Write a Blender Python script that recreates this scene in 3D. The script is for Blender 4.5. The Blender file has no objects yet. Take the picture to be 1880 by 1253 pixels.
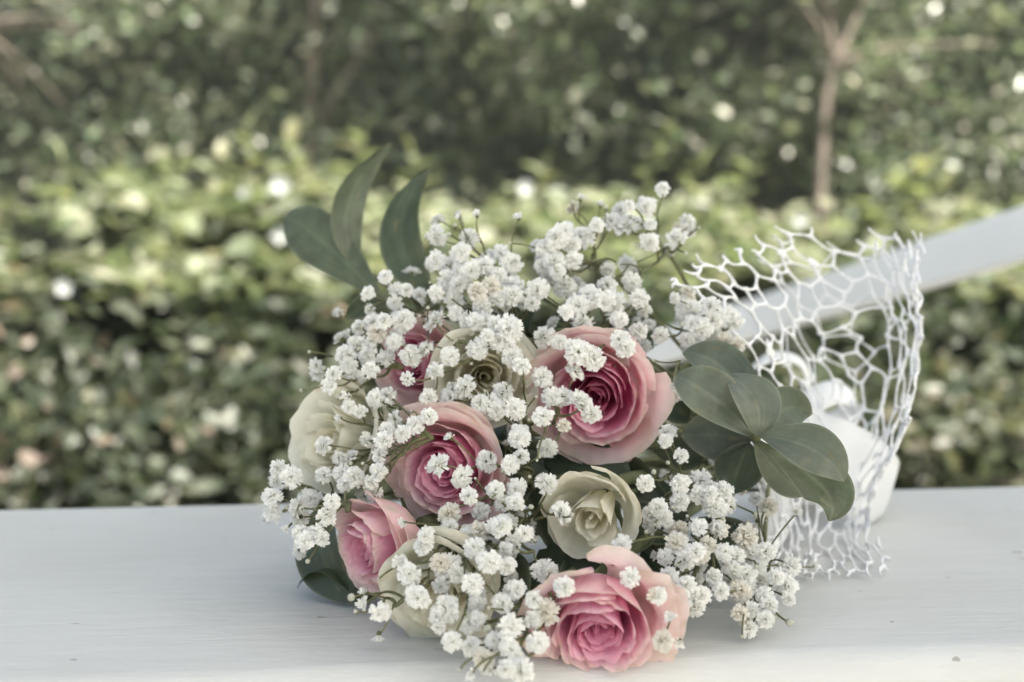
import bpy, bmesh, math, random
import numpy as np
from mathutils import Vector, Matrix, Quaternion, noise
from mathutils.geometry import delaunay_2d_cdt

random.seed(7)
rng = np.random.default_rng(7)
R = math.radians
scene = bpy.context.scene
COL = scene.collection

# ------------------------------------------------------------------ camera
FPX = 1880 * 50 / 36.0                      # focal length in photo pixels
PITCH = math.atan(226.5 / FPX)              # horizon at photo row 400
CAM = Vector((0, 0, 0.15))                  # 15 cm above the bench board (z = 0)
cd = bpy.data.cameras.new('camera')
cd.lens = 50; cd.sensor_width = 36; cd.clip_start = 0.01; cd.clip_end = 2000
cd.dof.use_dof = True; cd.dof.focus_distance = 0.518; cd.dof.aperture_fstop = 7.8
cam = bpy.data.objects.new('camera', cd); COL.objects.link(cam)
cam.location = CAM; cam.rotation_euler = (math.pi / 2 - PITCH, 0, 0)
scene.camera = cam
CROT = Matrix.Rotation(math.pi / 2 - PITCH, 3, 'X')

# ------------------------------------------------------------------ light
SUN = Vector((0.42, -0.26, 0.87)).normalized()          # towards the sun
SUN_EL = math.asin(SUN.z); SUN_AZ = math.atan2(SUN.x, SUN.y)
world = bpy.data.worlds.new('World'); scene.world = world; world.use_nodes = True
wn = world.node_tree.nodes; wl = world.node_tree.links
sky = wn.new('ShaderNodeTexSky'); sky.sky_type = 'NISHITA'; sky.sun_disc = False
sky.sun_elevation = SUN_EL; sky.sun_rotation = SUN_AZ
sky.air_density = 0.8; sky.dust_density = 6.0; sky.ozone_density = 0.0; sky.altitude = 0
tint = wn.new('ShaderNodeVectorMath'); tint.operation = 'MULTIPLY'; tint.inputs[1].default_value = (.985, 1.02, .92)   # hazy summer sky
wl.new(sky.outputs[0], tint.inputs[0]); wl.new(tint.outputs[0], wn['Background'].inputs[0])
wn['Background'].inputs[1].default_value = 0.08
sl = bpy.data.lights.new('sun', 'SUN'); sl.energy = 4.6; sl.angle = R(0.6); sl.color = (1, 0.94, 0.84)
so = bpy.data.objects.new('sun', sl); COL.objects.link(so)
so.rotation_euler = (-SUN).to_track_quat('-Z', 'Y').to_euler()
scene.view_settings.view_transform = 'Standard'; scene.view_settings.look = 'None'
scene.view_settings.exposure = 1.95; scene.view_settings.gamma = 1.0
scene.cycles.use_denoising = True
scene.cycles.max_bounces = 8; scene.cycles.diffuse_bounces = 5; scene.cycles.transmission_bounces = 6
scene.cycles.transparent_max_bounces = 4; scene.cycles.caustics_reflective = False; scene.cycles.caustics_refractive = False
scene.cycles.sample_clamp_indirect = 6

# ------------------------------------------------------------------ helpers
def P(px, py, D):
    """a point that stands D metres ahead of the camera, seen at that photo pixel"""
    return CAM + CROT @ Vector(((px - 940) / FPX * D, -(py - 626.5) / FPX * D, -D))

def ray(px, py): return (P(px, py, 1) - CAM)
def on_plane(px, py, z=0.0):
    d = ray(px, py); t = (z - CAM.z) / d.z
    return CAM + d * t

def depth_for_z(px, py, z):
    d = ray(px, py)
    return (z - CAM.z) / d.z

def link(o, parent=None):
    COL.objects.link(o)
    if parent is not None: o.parent = parent
    return o

def tag(o, label=None, cat=None, group=None, kind=None):
    if label: o['label'] = label
    if cat: o['category'] = cat
    if group: o['group'] = group
    if kind: o['kind'] = kind
    return o

def empty(name, loc, label=None, cat=None, group=None):
    o = bpy.data.objects.new(name, None); o.location = loc; o.empty_display_size = 0.02
    COL.objects.link(o); tag(o, label, cat, group)
    return o

def mesh_from(name, verts, faces, mats, smooth=True, cols=None, mat_idx=None):
    me = bpy.data.meshes.new(name)
    me.from_pydata([tuple(v) for v in verts], [], faces)
    for m in (mats if isinstance(mats, (list, tuple)) else [mats]): me.materials.append(m)
    if smooth: me.polygons.foreach_set('use_smooth', [True] * len(me.polygons))
    if mat_idx is not None: me.polygons.foreach_set('material_index', mat_idx)
    if cols is not None:
        a = me.color_attributes.new('Col', 'FLOAT_COLOR', 'POINT')
        c = np.ones((len(verts), 4), np.float32); c[:, :3] = np.asarray(cols)[:, :3]
        a.data.foreach_set('color', c.ravel())
    me.update()
    return me

def obj(name, me, parent=None, loc=None):
    """new object; verts of the mesh are world coordinates unless loc says otherwise"""
    o = bpy.data.objects.new(name, me); COL.objects.link(o)
    if parent is not None:
        o.parent = parent
        o.location = (-parent.location) if loc is None else loc
    elif loc is not None: o.location = loc
    return o

class MB:
    def __init__(s): s.v = []; s.f = []; s.c = []; s.m = []
    def add(s, verts, faces, col=None, mi=0):
        b = len(s.v); s.v.extend([Vector(x) for x in verts]); s.f.extend([tuple(i + b for i in f) for f in faces])
        s.m.extend([mi] * len(faces))
        if col is not None:
            if len(np.shape(col)) == 1: s.c.extend([col] * len(verts))
            else: s.c.extend(list(col))
    def tube(s, pts, rad, n=6, col=None, mi=0, cap=True):
        pts = [Vector(p) for p in pts]; L = len(pts)
        vs = []; prev = None
        for i, p in enumerate(pts):
            t = (pts[min(i + 1, L - 1)] - pts[max(i - 1, 0)])
            if t.length < 1e-9: t = Vector((0, 0, 1))
            t.normalize()
            if prev is None:
                a = t.orthogonal().normalized()
            else:
                a = (prev - t * prev.dot(t))
                a = a.normalized() if a.length > 1e-6 else t.orthogonal().normalized()
            prev = a; b = t.cross(a)
            r = rad[i] if hasattr(rad, '__len__') else rad
            for k in range(n):
                an = 2 * math.pi * k / n
                vs.append(p + (a * math.cos(an) + b * math.sin(an)) * r)
        fs = []
        for i in range(L - 1):
            for k in range(n):
                k2 = (k + 1) % n
                fs.append((i * n + k, i * n + k2, (i + 1) * n + k2, (i + 1) * n + k))
        if cap:
            fs.append(tuple(range(n))[::-1]); fs.append(tuple(range((L - 1) * n, L * n)))
        s.add(vs, fs, col, mi)
    def box(s, c, sx, sy, sz, col=None, mi=0, rot=None):
        vs = []
        for x in (-1, 1):
            for y in (-1, 1):
                for z in (-1, 1):
                    v = Vector((x * sx / 2, y * sy / 2, z * sz / 2))
                    if rot is not None: v = rot @ v
                    vs.append(Vector(c) + v)
        s.add(vs, [(0, 1, 3, 2), (4, 6, 7, 5), (0, 4, 5, 1), (2, 3, 7, 6), (0, 2, 6, 4), (1, 5, 7, 3)], col, mi)
    def mesh(s, name, mats, smooth=True):
        return mesh_from(name, s.v, s.f, mats, smooth, s.c if len(s.c) == len(s.v) and s.c else None, s.m)

def bez(p0, p1, p2, n):
    return [p0 * (1 - t) ** 2 + p1 * 2 * t * (1 - t) + p2 * t * t for t in [i / (n - 1) for i in range(n)]]

def catmull(pts, n):
    """n samples through the points (works for Vectors of any size)"""
    out = []; L = len(pts)
    for i in range(n):
        t = i / (n - 1) * (L - 1); k = min(int(t), L - 2); f = t - k
        p1, p2 = pts[k], pts[k + 1]
        p0 = pts[k - 1] if k > 0 else p1 * 2 - p2
        p3 = pts[k + 2] if k + 2 < L else p2 * 2 - p1
        out.append(0.5 * (2 * p1 + (p2 - p0) * f + (2 * p0 - 5 * p1 + 4 * p2 - p3) * f * f + (3 * p1 - p0 - 3 * p2 + p3) * f ** 3))
    return out

# ------------------------------------------------------------------ materials
def mat(name):
    m = bpy.data.materials.new(name); m.use_nodes = True
    nt = m.node_tree; b = nt.nodes['Principled BSDF']
    return m, nt, nt.nodes, nt.links, b

def attr_mat(name, rough=0.5, spec=0.4, trans=0.3, tcol=(1, 1, 1), bump=0.0, bscale=400, mottling=0.0, mscale=60):
    """vertex pigment, thin translucent sheet (petals and leaves)"""
    m, nt, N, L, b = mat(name)
    at = N.new('ShaderNodeVertexColor'); at.layer_name = 'Col'
    csock = at.outputs[0]
    tc = N.new('ShaderNodeTexCoord')
    if mottling > 0:
        nz = N.new('ShaderNodeTexNoise'); nz.inputs['Scale'].default_value = mscale; nz.inputs['Detail'].default_value = 5
        L.new(tc.outputs['Object'], nz.inputs['Vector'])
        mr = N.new('ShaderNodeMapRange'); mr.inputs[1].default_value = 0.3; mr.inputs[2].default_value = 0.7
        mr.inputs[3].default_value = 1 - mottling; mr.inputs[4].default_value = 1 + mottling
        L.new(nz.outputs[0], mr.inputs[0])
        mx = N.new('ShaderNodeVectorMath'); mx.operation = 'SCALE'
        L.new(csock, mx.inputs[0]); L.new(mr.outputs[0], mx.inputs['Scale']); csock = mx.outputs[0]
    L.new(csock, b.inputs['Base Color'])
    b.inputs['Roughness'].default_value = rough; b.inputs['Specular IOR Level'].default_value = spec
    if bump > 0:
        nb = N.new('ShaderNodeTexNoise'); nb.inputs['Scale'].default_value = bscale; nb.inputs['Detail'].default_value = 3
        L.new(tc.outputs['Object'], nb.inputs['Vector'])
        bp = N.new('ShaderNodeBump'); bp.inputs['Strength'].default_value = bump; bp.inputs['Distance'].default_value = 0.001
        L.new(nb.outputs[0], bp.inputs['Height']); L.new(bp.outputs[0], b.inputs['Normal'])
    tr = N.new('ShaderNodeBsdfTranslucent')
    mt = N.new('ShaderNodeVectorMath'); mt.operation = 'MULTIPLY'; mt.inputs[1].default_value = tcol
    L.new(csock, mt.inputs[0]); L.new(mt.outputs[0], tr.inputs['Color'])
    ms = N.new('ShaderNodeMixShader'); ms.inputs[0].default_value = trans
    L.new(b.outputs[0], ms.inputs[1]); L.new(tr.outputs[0], ms.inputs[2])
    L.new(ms.outputs[0], N['Material Output'].inputs['Surface'])
    return m

def plain(name, col, rough=0.6, spec=0.4, var=0.15, scale=30, bump=0.0, bdist=0.001):
    m, nt, N, L, b = mat(name)
    tc = N.new('ShaderNodeTexCoord'); nz = N.new('ShaderNodeTexNoise')
    nz.inputs['Scale'].default_value = scale; nz.inputs['Detail'].default_value = 6
    L.new(tc.outputs['Object'], nz.inputs['Vector'])
    cr = N.new('ShaderNodeValToRGB')
    cr.color_ramp.elements[0].position = 0.3; cr.color_ramp.elements[1].position = 0.7
    cr.color_ramp.elements[0].color = tuple(c * (1 - var) for c in col) + (1,)
    cr.color_ramp.elements[1].color = tuple(min(1, c * (1 + var)) for c in col) + (1,)
    L.new(nz.outputs[0], cr.inputs[0]); L.new(cr.outputs[0], b.inputs['Base Color'])
    b.inputs['Roughness'].default_value = rough; b.inputs['Specular IOR Level'].default_value = spec
    if bump > 0:
        bp = N.new('ShaderNodeBump'); bp.inputs['Strength'].default_value = bump; bp.inputs['Distance'].default_value = bdist
        L.new(nz.outputs[0], bp.inputs['Height']); L.new(bp.outputs[0], b.inputs['Normal'])
    return m

M_PETAL = attr_mat('rose petal', rough=0.68, spec=0.16, trans=0.36, tcol=(1, .95, .95), bump=0.16, bscale=900, mottling=0.05, mscale=120)
M_WPETAL = attr_mat('white rose petal', rough=0.68, spec=0.16, trans=0.36, bump=0.16, bscale=700, mottling=0.04, mscale=90)
M_GYP = attr_mat('small white blossom', rough=0.6, spec=0.2, trans=0.38)
M_LEAF = attr_mat('glossy leaf', rough=0.34, spec=0.5, trans=0.15, tcol=(1.1, 1.3, .6), bump=0.4, bscale=260, mottling=0.22, mscale=110)
M_ROSELEAF = attr_mat('rose leaf', rough=0.45, spec=0.4, trans=0.12, tcol=(1.1, 1.3, .6), bump=0.3, bscale=300, mottling=0.2, mscale=60)
M_BGLEAF = attr_mat('hedge leaf', rough=0.42, spec=0.45, trans=0.38, tcol=(1.15, 1.25, .85))
M_TREELEAF = attr_mat('tree leaf', rough=0.27, spec=0.6, trans=0.34, tcol=(1.1, 1.25, .85))
M_STEM = plain('green stem', (.12, .135, .065), 0.55, 0.3, 0.3, 120)
M_GSTEM = plain('thin stem', (.15, .155, .08), 0.6, 0.3, 0.35, 150)
M_BARK = plain('bark', (.16, .135, .115), 0.85, 0.2, 0.4, 9, 0.6, 0.02)
M_LACE = plain('white net yarn', (.87, .875, .89), 0.85, 0.15, 0.05, 900, 0.5, 0.0006)
M_SATIN = plain('satin ribbon', (.88, .88, .87), 0.32, 0.5, 0.03, 40)
M_RAIL = plain('white rail paint', (.88, .88, .87), 0.5, 0.4, 0.05, 5)

def board_material():
    m, nt, N, L, b = mat('white board paint')
    tc = N.new('ShaderNodeTexCoord')
    mp = N.new('ShaderNodeMapping'); mp.inputs['Scale'].default_value = (2.2, 16, 16)
    L.new(tc.outputs['Object'], mp.inputs['Vector'])
    g = N.new('ShaderNodeTexNoise'); g.inputs['Scale'].default_value = 9; g.inputs['Detail'].default_value = 9; g.inputs['Roughness'].default_value = .65
    L.new(mp.outputs[0], g.inputs['Vector'])
    n2 = N.new('ShaderNodeTexNoise'); n2.inputs['Scale'].default_value = 9; n2.inputs['Detail'].default_value = 5
    L.new(tc.outputs['Object'], n2.inputs['Vector'])
    fine = N.new('ShaderNodeTexNoise'); fine.inputs['Scale'].default_value = 420; fine.inputs['Detail'].default_value = 4
    mp3 = N.new('ShaderNodeMapping'); mp3.inputs['Scale'].default_value = (.35, 1, 1); L.new(tc.outputs['Object'], mp3.inputs['Vector'])
    L.new(mp3.outputs[0], fine.inputs['Vector'])
    r1 = N.new('ShaderNodeValToRGB'); e = r1.color_ramp.elements
    e[0].position = .25; e[0].color = (.585, .59, .58, 1); e[1].position = .65; e[1].color = (.635, .642, .635, 1)
    L.new(g.outputs[0], r1.inputs[0])
    r2 = N.new('ShaderNodeValToRGB'); e = r2.color_ramp.elements
    e[0].position = .35; e[0].color = (.93, .925, .91, 1); e[1].position = .6; e[1].color = (1, 1, 1, 1)
    L.new(n2.outputs[0], r2.inputs[0])
    mx = N.new('ShaderNodeMixRGB'); mx.blend_type = 'MULTIPLY'; mx.inputs[0].default_value = 1
    L.new(r1.outputs[0], mx.inputs[1]); L.new(r2.outputs[0], mx.inputs[2])
    # specks of dirt and tiny chips in the paint
    vo = N.new('ShaderNodeTexVoronoi'); vo.voronoi_dimensions = '2D'; vo.inputs['Scale'].default_value = 42; vo.inputs['Randomness'].default_value = 1
    wv = N.new('ShaderNodeMapping'); wv.inputs['Scale'].default_value = (.55, 1, 1); L.new(tc.outputs['Object'], wv.inputs['Vector'])
    nw = N.new('ShaderNodeTexNoise'); nw.inputs['Scale'].default_value = 140; L.new(tc.outputs['Object'], nw.inputs['Vector'])
    av = N.new('ShaderNodeMixRGB'); av.inputs[0].default_value = .006; L.new(wv.outputs[0], av.inputs[1]); L.new(nw.outputs['Color'], av.inputs[2])
    L.new(av.outputs[0], vo.inputs['Vector'])
    sep = N.new('ShaderNodeSeparateColor'); L.new(vo.outputs['Color'], sep.inputs[0])
    size = N.new('ShaderNodeMapRange'); size.inputs[1].default_value = .62; size.inputs[2].default_value = 1; size.inputs[3].default_value = 0; size.inputs[4].default_value = .05
    L.new(sep.outputs[0], size.inputs[0])
    lt = N.new('ShaderNodeMath'); lt.operation = 'LESS_THAN'; L.new(vo.outputs['Distance'], lt.inputs[0]); L.new(size.outputs[0], lt.inputs[1])
    st = N.new('ShaderNodeMath'); st.operation = 'MULTIPLY'; st.inputs[1].default_value = .6; L.new(lt.outputs[0], st.inputs[0])
    m3 = N.new('ShaderNodeMixRGB'); m3.inputs[2].default_value = (.22, .20, .17, 1)
    L.new(st.outputs[0], m3.inputs[0]); L.new(mx.outputs[0], m3.inputs[1])
    L.new(m3.outputs[0], b.inputs['Base Color'])
    b.inputs['Roughness'].default_value = .55; b.inputs['Specular IOR Level'].default_value = .35
    ad = N.new('ShaderNodeMath'); ad.operation = 'ADD'; L.new(g.outputs[0], ad.inputs[0])
    fm = N.new('ShaderNodeMath'); fm.operation = 'MULTIPLY'; fm.inputs[1].default_value = .45; L.new(fine.outputs[0], fm.inputs[0]); L.new(fm.outputs[0], ad.inputs[1])
    bp = N.new('ShaderNodeBump'); bp.inputs['Strength'].default_value = .55; bp.inputs['Distance'].default_value = .0012
    L.new(ad.outputs[0], bp.inputs['Height']); L.new(bp.outputs[0], b.inputs['Normal'])
    return m
M_BOARD = board_material()

def ground_material():
    m, nt, N, L, b = mat('dark grass and earth')
    tc = N.new('ShaderNodeTexCoord'); n = N.new('ShaderNodeTexNoise'); n.inputs['Scale'].default_value = 3; n.inputs['Detail'].default_value = 9
    L.new(tc.outputs['Object'], n.inputs['Vector'])
    r = N.new('ShaderNodeValToRGB'); e = r.color_ramp.elements
    e[0].position = .35; e[0].color = (.06, .05, .035, 1); e[1].position = .6; e[1].color = (.07, .085, .035, 1)  # brown earth mottled with dull green grass
    L.new(n.outputs[0], r.inputs[0]); L.new(r.outputs[0], b.inputs['Base Color']); b.inputs['Roughness'].default_value = .95
    return m
M_GROUND = ground_material()

# ------------------------------------------------------------------ ground
GZ = -0.45
S = 400
tag(obj('ground', mesh_from('ground', [(-S, -S, GZ), (S, -S, GZ), (S, S, GZ), (-S, S, GZ)], [(0, 1, 2, 3)], M_GROUND, False)), kind='structure')

# pale slabs added out of view to bounce sunlight onto the flowers
M_BOUNCE = plain('pale bounce stone', (.54, .515, .475), .85, .2, .12, 6, .3, .004)
bounce = tag(obj('bounce_terrace', mesh_from('bounce_terrace', [(-9, -13, GZ + .004), (9, -13, GZ + .004), (9, 2.2, GZ + .004), (-9, 2.2, GZ + .004)], [(0, 1, 2, 3)], plain('bounce slab joint', (.30, .28, .24), .95, .1, .2, 30), False)), kind='structure')
pm = MB(); pm.box((0, 0, 0), .885, .885, .04); slab_me = pm.mesh('bounce_slab', M_BOUNCE, False)
for ix in range(-6, 7):
    for iy in range(-11, 3):
        q = obj('bounce_slab', slab_me, bounce, Vector((ix * .9, iy * .9 + .35, GZ + .022 + .002 * ((ix * 7 + iy * 3) % 3))))
        
# ------------------------------------------------------------------ bench
fl, fr = on_plane(0, 1228), on_plane(1850, 1184)
bl, br = on_plane(0, 943), on_plane(1880, 885)
ux = ((fr - fl).normalized() + (br - bl).normalized()).normalized()
uy = Vector((-ux.y, ux.x, 0))
fm_ = (fl + fr) / 2; bm_ = (bl + br) / 2
DEPTH = (bm_ - fm_).dot(uy)
BO = fm_ + ux * (0.0 - (fm_.dot(ux)))       # front edge line origin (where the rounding begins)
BROT = Matrix((ux, uy, Vector((0, 0, 1)))).transposed()
def bench():
    root = empty('garden_bench', Vector((0, 0, 0)), 'white painted wooden bench with worn paint under the bouquet', 'bench')
    rr = 0.014; th = 0.045
    prof = []                                # (y,z) cross-section of the board, rounded front, softer back
    for k in range(9):
        a = math.pi / 2 * k / 8
        prof.append((-rr * math.sin(a), -rr * (1 - math.cos(a))))
    prof += [(-rr, -th + .004), (-rr + .004, -th), (DEPTH - .004, -th), (DEPTH, -th + .004)]
    r2 = .003
    for k in range(6):
        a = math.pi / 2 * k / 5
        prof.append((DEPTH - r2 + r2 * math.cos(a), -r2 + r2 * math.sin(a)))
    n = len(prof); segs = 60; LN = 1.7
    vs = []; fs = []
    for i in range(segs + 1):
        x = -LN / 2 + LN * i / segs
        for j, (y, z) in enumerate(prof):
            w = noise.noise(Vector((x * 7, j * .2, 3))) * .0012
            vs.append(BO + BROT @ Vector((x, y + (w if y < 0 or y > DEPTH - .01 else 0), z + (w * .5 if z < -.01 else 0))))
    for i in range(segs):
        for j in range(n):
            fs.append((i * n + j, (i + 1) * n + j, (i + 1) * n + (j + 1) % n, i * n + (j + 1) % n))
    fs.append(tuple(range(n))); fs.append(tuple(range(segs * n, segs * n + n))[::-1])
    # keep board coordinates local so that the grain runs along it
    inv = BROT.transposed()
    vs = [inv @ (v - BO) for v in vs]
    o = obj('seat_board', mesh_from('seat_board', vs, fs, M_BOARD), root, BO)
    o.rotation_euler = BROT.to_euler()
    for p in o.data.polygons: p.use_smooth = True
    for sx in (-.62, .62):
        mb = MB(); mb.box((0, 0, 0), .05, DEPTH * .8, -GZ - th - .046)
        q = obj('leg', mb.mesh('leg', M_RAIL, False), root, BO + BROT @ Vector((sx, DEPTH / 2 - .005, (GZ + .044 - th) / 2)))
        q.rotation_euler = BROT.to_euler()
    mb = MB(); mb.box((0, 0, 0), 1.19, .03, .07)
    q = obj('stretcher', mb.mesh('stretcher', M_RAIL, False), root, BO + BROT @ Vector((0, DEPTH / 2, GZ * .62))); q.rotation_euler = BROT.to_euler()
    return root
bench()

# ------------------------------------------------------------------ sloping handrail behind the bench
def handrail():
    a, b = P(1000, 706, 2.44), P(2300, 298, 1.01)
    root = empty('handrail', (a.x, a.y, GZ), 'white sloping wooden handrail behind the net wrap', 'handrail')
    d = (b - a).normalized(); up = d.cross(Vector((0, 1, 0))).normalized(); up = up if up.z > 0 else -up
    side = d.cross(up)
    sgn = 1 if side.y > 0 else -1                # the board's broad face leans back, open to the sky
    tl = Quaternion(d, R(38)); u2 = tl @ up
    if u2.y < 0: tl = Quaternion(d, R(-38)); u2 = tl @ up
    side = tl @ side; up = u2
    prof = []
    for k in range(16):
        an = 2 * math.pi * k / 16
        c, s = math.cos(an), math.sin(an)
        prof.append((.007 * math.copysign(abs(c) ** .15, c), .0235 * math.copysign(abs(s) ** .15, s)))
    vs = []; fs = []; n = 16
    for t in np.linspace(-.03, 1, 20):
        p = a + (b - a) * t
        for (x, y) in prof: vs.append(p + side * x + up * y)
    for i in range(19):
        for k in range(n): fs.append((i * n + k, i * n + (k + 1) % n, (i + 1) * n + (k + 1) % n, (i + 1) * n + k))
    fs += [tuple(range(n)), tuple(range(19 * n, 20 * n))[::-1]]
    obj('rail', mesh_from('rail', vs, fs, M_RAIL), root)
    for t in (.04, .97):
        p = a + (b - a) * t
        mb = MB(); mb.box((p.x, p.y, (p.z - .02 + GZ) / 2), .06, .05, p.z - .02 - GZ)
        obj('post', mb.mesh('post', M_RAIL, False), root)
handrail()

# ------------------------------------------------------------------ leaf clouds (hedge, trees, undergrowth)
def leaf_cloud(name, pts, size, mats, cols, up=0.5, parent=None, seed=0, droop=0.2, wid=.32):
    g = np.random.default_rng(seed)
    n = len(pts)
    pts = np.asarray(pts, np.float64)
    sz = size * g.uniform(.6, 1.3, n)
    nrm = g.normal(size=(n, 3)); nrm[:, 2] = np.abs(nrm[:, 2]) + up * 1.5
    nrm /= np.linalg.norm(nrm, axis=1)[:, None]
    d = g.normal(size=(n, 3)); d[:, 2] -= droop
    d -= nrm * (d * nrm).sum(1)[:, None]; d /= np.linalg.norm(d, axis=1)[:, None]
    s = np.cross(nrm, d)
    W = sz * wid * g.uniform(.8, 1.2, n)
    fold = .25 * W
    def at(a, b, h): return pts + d * (a * sz)[:, None] + s * (b * W)[:, None] + nrm * (h * fold)[:, None]
    o1 = np.ones(n)
    V = np.stack([at(-.5 * o1, 0 * o1, 0 * o1), at(-.15 * o1, o1, o1), at(.22 * o1, .8 * o1, .6 * o1), at(.55 * o1, 0 * o1, -.8 * o1),
                  at(.22 * o1, -.8 * o1, .6 * o1), at(-.15 * o1, -o1, o1)], 1).reshape(-1, 3)
    base = np.arange(n)[:, None] * 6
    F = np.concatenate([base + np.array([[0, 1, 2, 3]]), base + np.array([[0, 3, 4, 5]])], 1).reshape(-1, 4)
    me = bpy.data.meshes.new(name)
    me.vertices.add(len(V)); me.vertices.foreach_set('co', V.astype(np.float32).ravel())
    nf = len(F); me.loops.add(nf * 4); me.loops.foreach_set('vertex_index', F.astype(np.int32).ravel())
    me.polygons.add(nf); me.polygons.foreach_set('loop_start', np.arange(nf, dtype=np.int32) * 4)
    me.materials.append(mats)
    a = me.color_attributes.new('Col', 'FLOAT_COLOR', 'POINT')
    c = np.ones((n, 6, 4), np.float32); c[:, :, :3] = np.asarray(cols)[:, None, :]
    a.data.foreach_set('color', c.ravel())
    me.update(calc_edges=True)
    return obj(name, me, parent)

def palette(n, cols, seed, jit=.18):
    g = np.random.default_rng(seed)
    c = np.array(cols)[g.integers(0, len(cols), n)]
    return np.clip(c * g.uniform(1 - jit, 1 + jit, (n, 1)) * g.uniform(.94, 1.06, (n, 3)), 0, 1)

HEDGE_COLS = [(.18, .20, .13), (.215, .23, .15), (.15, .178, .112), (.23, .235, .165), (.195, .213, .148)]
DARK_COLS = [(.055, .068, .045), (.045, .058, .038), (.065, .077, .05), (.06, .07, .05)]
TREE_COLS = [(.145, .175, .125), (.185, .205, .155), (.115, .145, .10), (.26, .265, .21)]

def hedge_top(x):
    """height of the hedge's crest along x, bench board = 0"""
    return .165 + .07 * math.exp(-((x + .75) / .45) ** 2) - .05 * (x < -1.15) - .045 * (x > .25) + .03 * math.sin(x * 5.1) + .13 * noise.noise(Vector((x * 4.2, 1, 8)))

def shrub(cx, w, label, seed):
    g = np.random.default_rng(seed)
    root = empty('hedge_shrub', (cx, 4.1, GZ), label, 'shrub', 'shrubs of the hedge')
    n = 4300
    pts = []
    while len(pts) < n:
        x = cx + g.uniform(-w / 2 - .12, w / 2 + .12); s = g.random()
        top = hedge_top(x)
        if s < .52:                          # sloping sunlit shoulder
            y = g.uniform(3.35, 4.5); k = min(1, max(0, (y - 3.35) / .85))
            z = -.08 + (top + .08) * math.sin(k * math.pi / 2) + g.normal() * .035 - abs(g.normal()) * .05
        elif s < .86:                        # front
            y = 3.62 + abs(g.normal()) * .16; z = g.uniform(GZ + .02, 0.0)
        else:
            y = g.uniform(3.75, 4.9); z = g.uniform(GZ, top - .08)
        y += .24 * noise.noise(Vector((x * 2.2, z * 3, 4))) + .1 * noise.noise(Vector((x * 6, z * 6, 9)))
        if noise.noise(Vector((x * 3.8, y * 3, z * 5 + 5))) < -.16: continue
        pts.append((x, y, z))
    pts = np.array(pts)
    c = palette(n, HEDGE_COLS, seed)
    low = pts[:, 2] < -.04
    c[low] = palette(int(low.sum()), DARK_COLS, seed + 1)  # shade of the lower front put into darker leaf colours
    br = g.random(n) < .004
    c[br] = (.30, .23, .17)
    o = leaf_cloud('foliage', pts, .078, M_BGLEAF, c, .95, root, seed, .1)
    tag(o, kind='stuff')
    mb = MB()
    for k in range(9):
        x = cx + g.uniform(-w / 2, w / 2); y = g.uniform(3.6, 4.5)
        tp = Vector((x + g.normal() * .12, y + g.normal() * .1, hedge_top(x) - .05))
        mb.tube(bez(Vector((x, y, GZ - .01)), Vector((x + g.normal() * .06, y, GZ + .3)), tp, 6), [.012, .01, .008, .006, .005, .003], 5)
    obj('branches', mb.mesh('branches', M_BARK), root)['kind'] = 'stuff'
    return root

shrubs = []
for i, (cx, w, lb) in enumerate([(-1.75, .9, 'yellow green hedge shrub at the far left behind the bench'),
                                 (-.92, .85, 'tall yellow green hedge shrub behind the white rose'),
                                 (-.10, .85, 'yellow green hedge shrub directly behind the bouquet'),
                                 (.72, .85, 'yellow green hedge shrub behind the white net'),
                                 (1.55, .9, 'yellow green hedge shrub at the far right under the handrail')]):
    shrubs.append(shrub(cx, w, lb, 40 + i))

# leafy shoots that stand above the hedge
def big_leaf_mesh(name, L, W, col, g, mat_):
    nu, nv = 3, 5; vs = []; cs = []
    for j in range(nv):
        v = j / (nv - 1); wv = W * (math.sin(math.pi * min(1, v * .92 + .06)) ** .8)
        for i in range(nu):
            u = i - 1
            vs.append((u * wv / 2, v * L, abs(u) * wv * .18 - .25 * L * v * v))
            cs.append(np.array(col) * (1.08 if u == 0 else 1))
    fs = [(j * nu + i, j * nu + i + 1, (j + 1) * nu + i + 1, (j + 1) * nu + i) for j in range(nv - 1) for i in range(nu - 1)]
    return mesh_from(name, vs, fs, mat_, True, cs)
SHOOT_LEAVES = [big_leaf_mesh('shoot_leaf', .092, .06, c, rng, M_BGLEAF) for c in ((.20, .215, .12), (.17, .19, .105), (.22, .22, .125), (.19, .21, .13))]
def shoot(parent, pts, nleaf, seed, sc=1.0):
    g = np.random.default_rng(seed)
    path = catmull([P(*p) for p in pts], 10)
    mb = MB(); mb.tube(path, [.006 - .0004 * i for i in range(10)], 5)
    st = obj('shoot', mb.mesh('shoot', M_STEM), parent)
    for k in range(nleaf):
        t = (k + .6) / nleaf; i = min(8, int(t * 9)); p = path[i].lerp(path[i + 1], t * 9 - i)
        d = (path[i + 1] - path[i]).normalized()
        an = k * 2.4 + g.normal() * .4
        side = Vector((math.cos(an), math.sin(an) * .8, .35 + .5 * t)).normalized()
        if k == nleaf - 1: side = (d + side * .3).normalized()
        q = side.to_track_quat('Y', 'Z')
        o = bpy.data.objects.new('leaf', SHOOT_LEAVES[int(g.integers(0, 4))]); COL.objects.link(o)
        o.parent = st; o.location = p; o.rotation_mode = 'QUATERNION'; o.rotation_quaternion = q
        s = sc * g.uniform(.75, 1.15) * (1 - .25 * t); o.scale = (s, s, s)
shoot(shrubs[1], [(470, 420, 4.0), (460, 330, 4.0), (455, 235, 4.0)], 9, 1)
shoot(shrubs[1], [(540, 420, 4.1), (545, 330, 4.1), (535, 255, 4.1)], 9, 2)
shoot(shrubs[0], [(140, 450, 3.9), (125, 370, 3.9), (110, 275, 3.9)], 5, 3)
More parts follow.
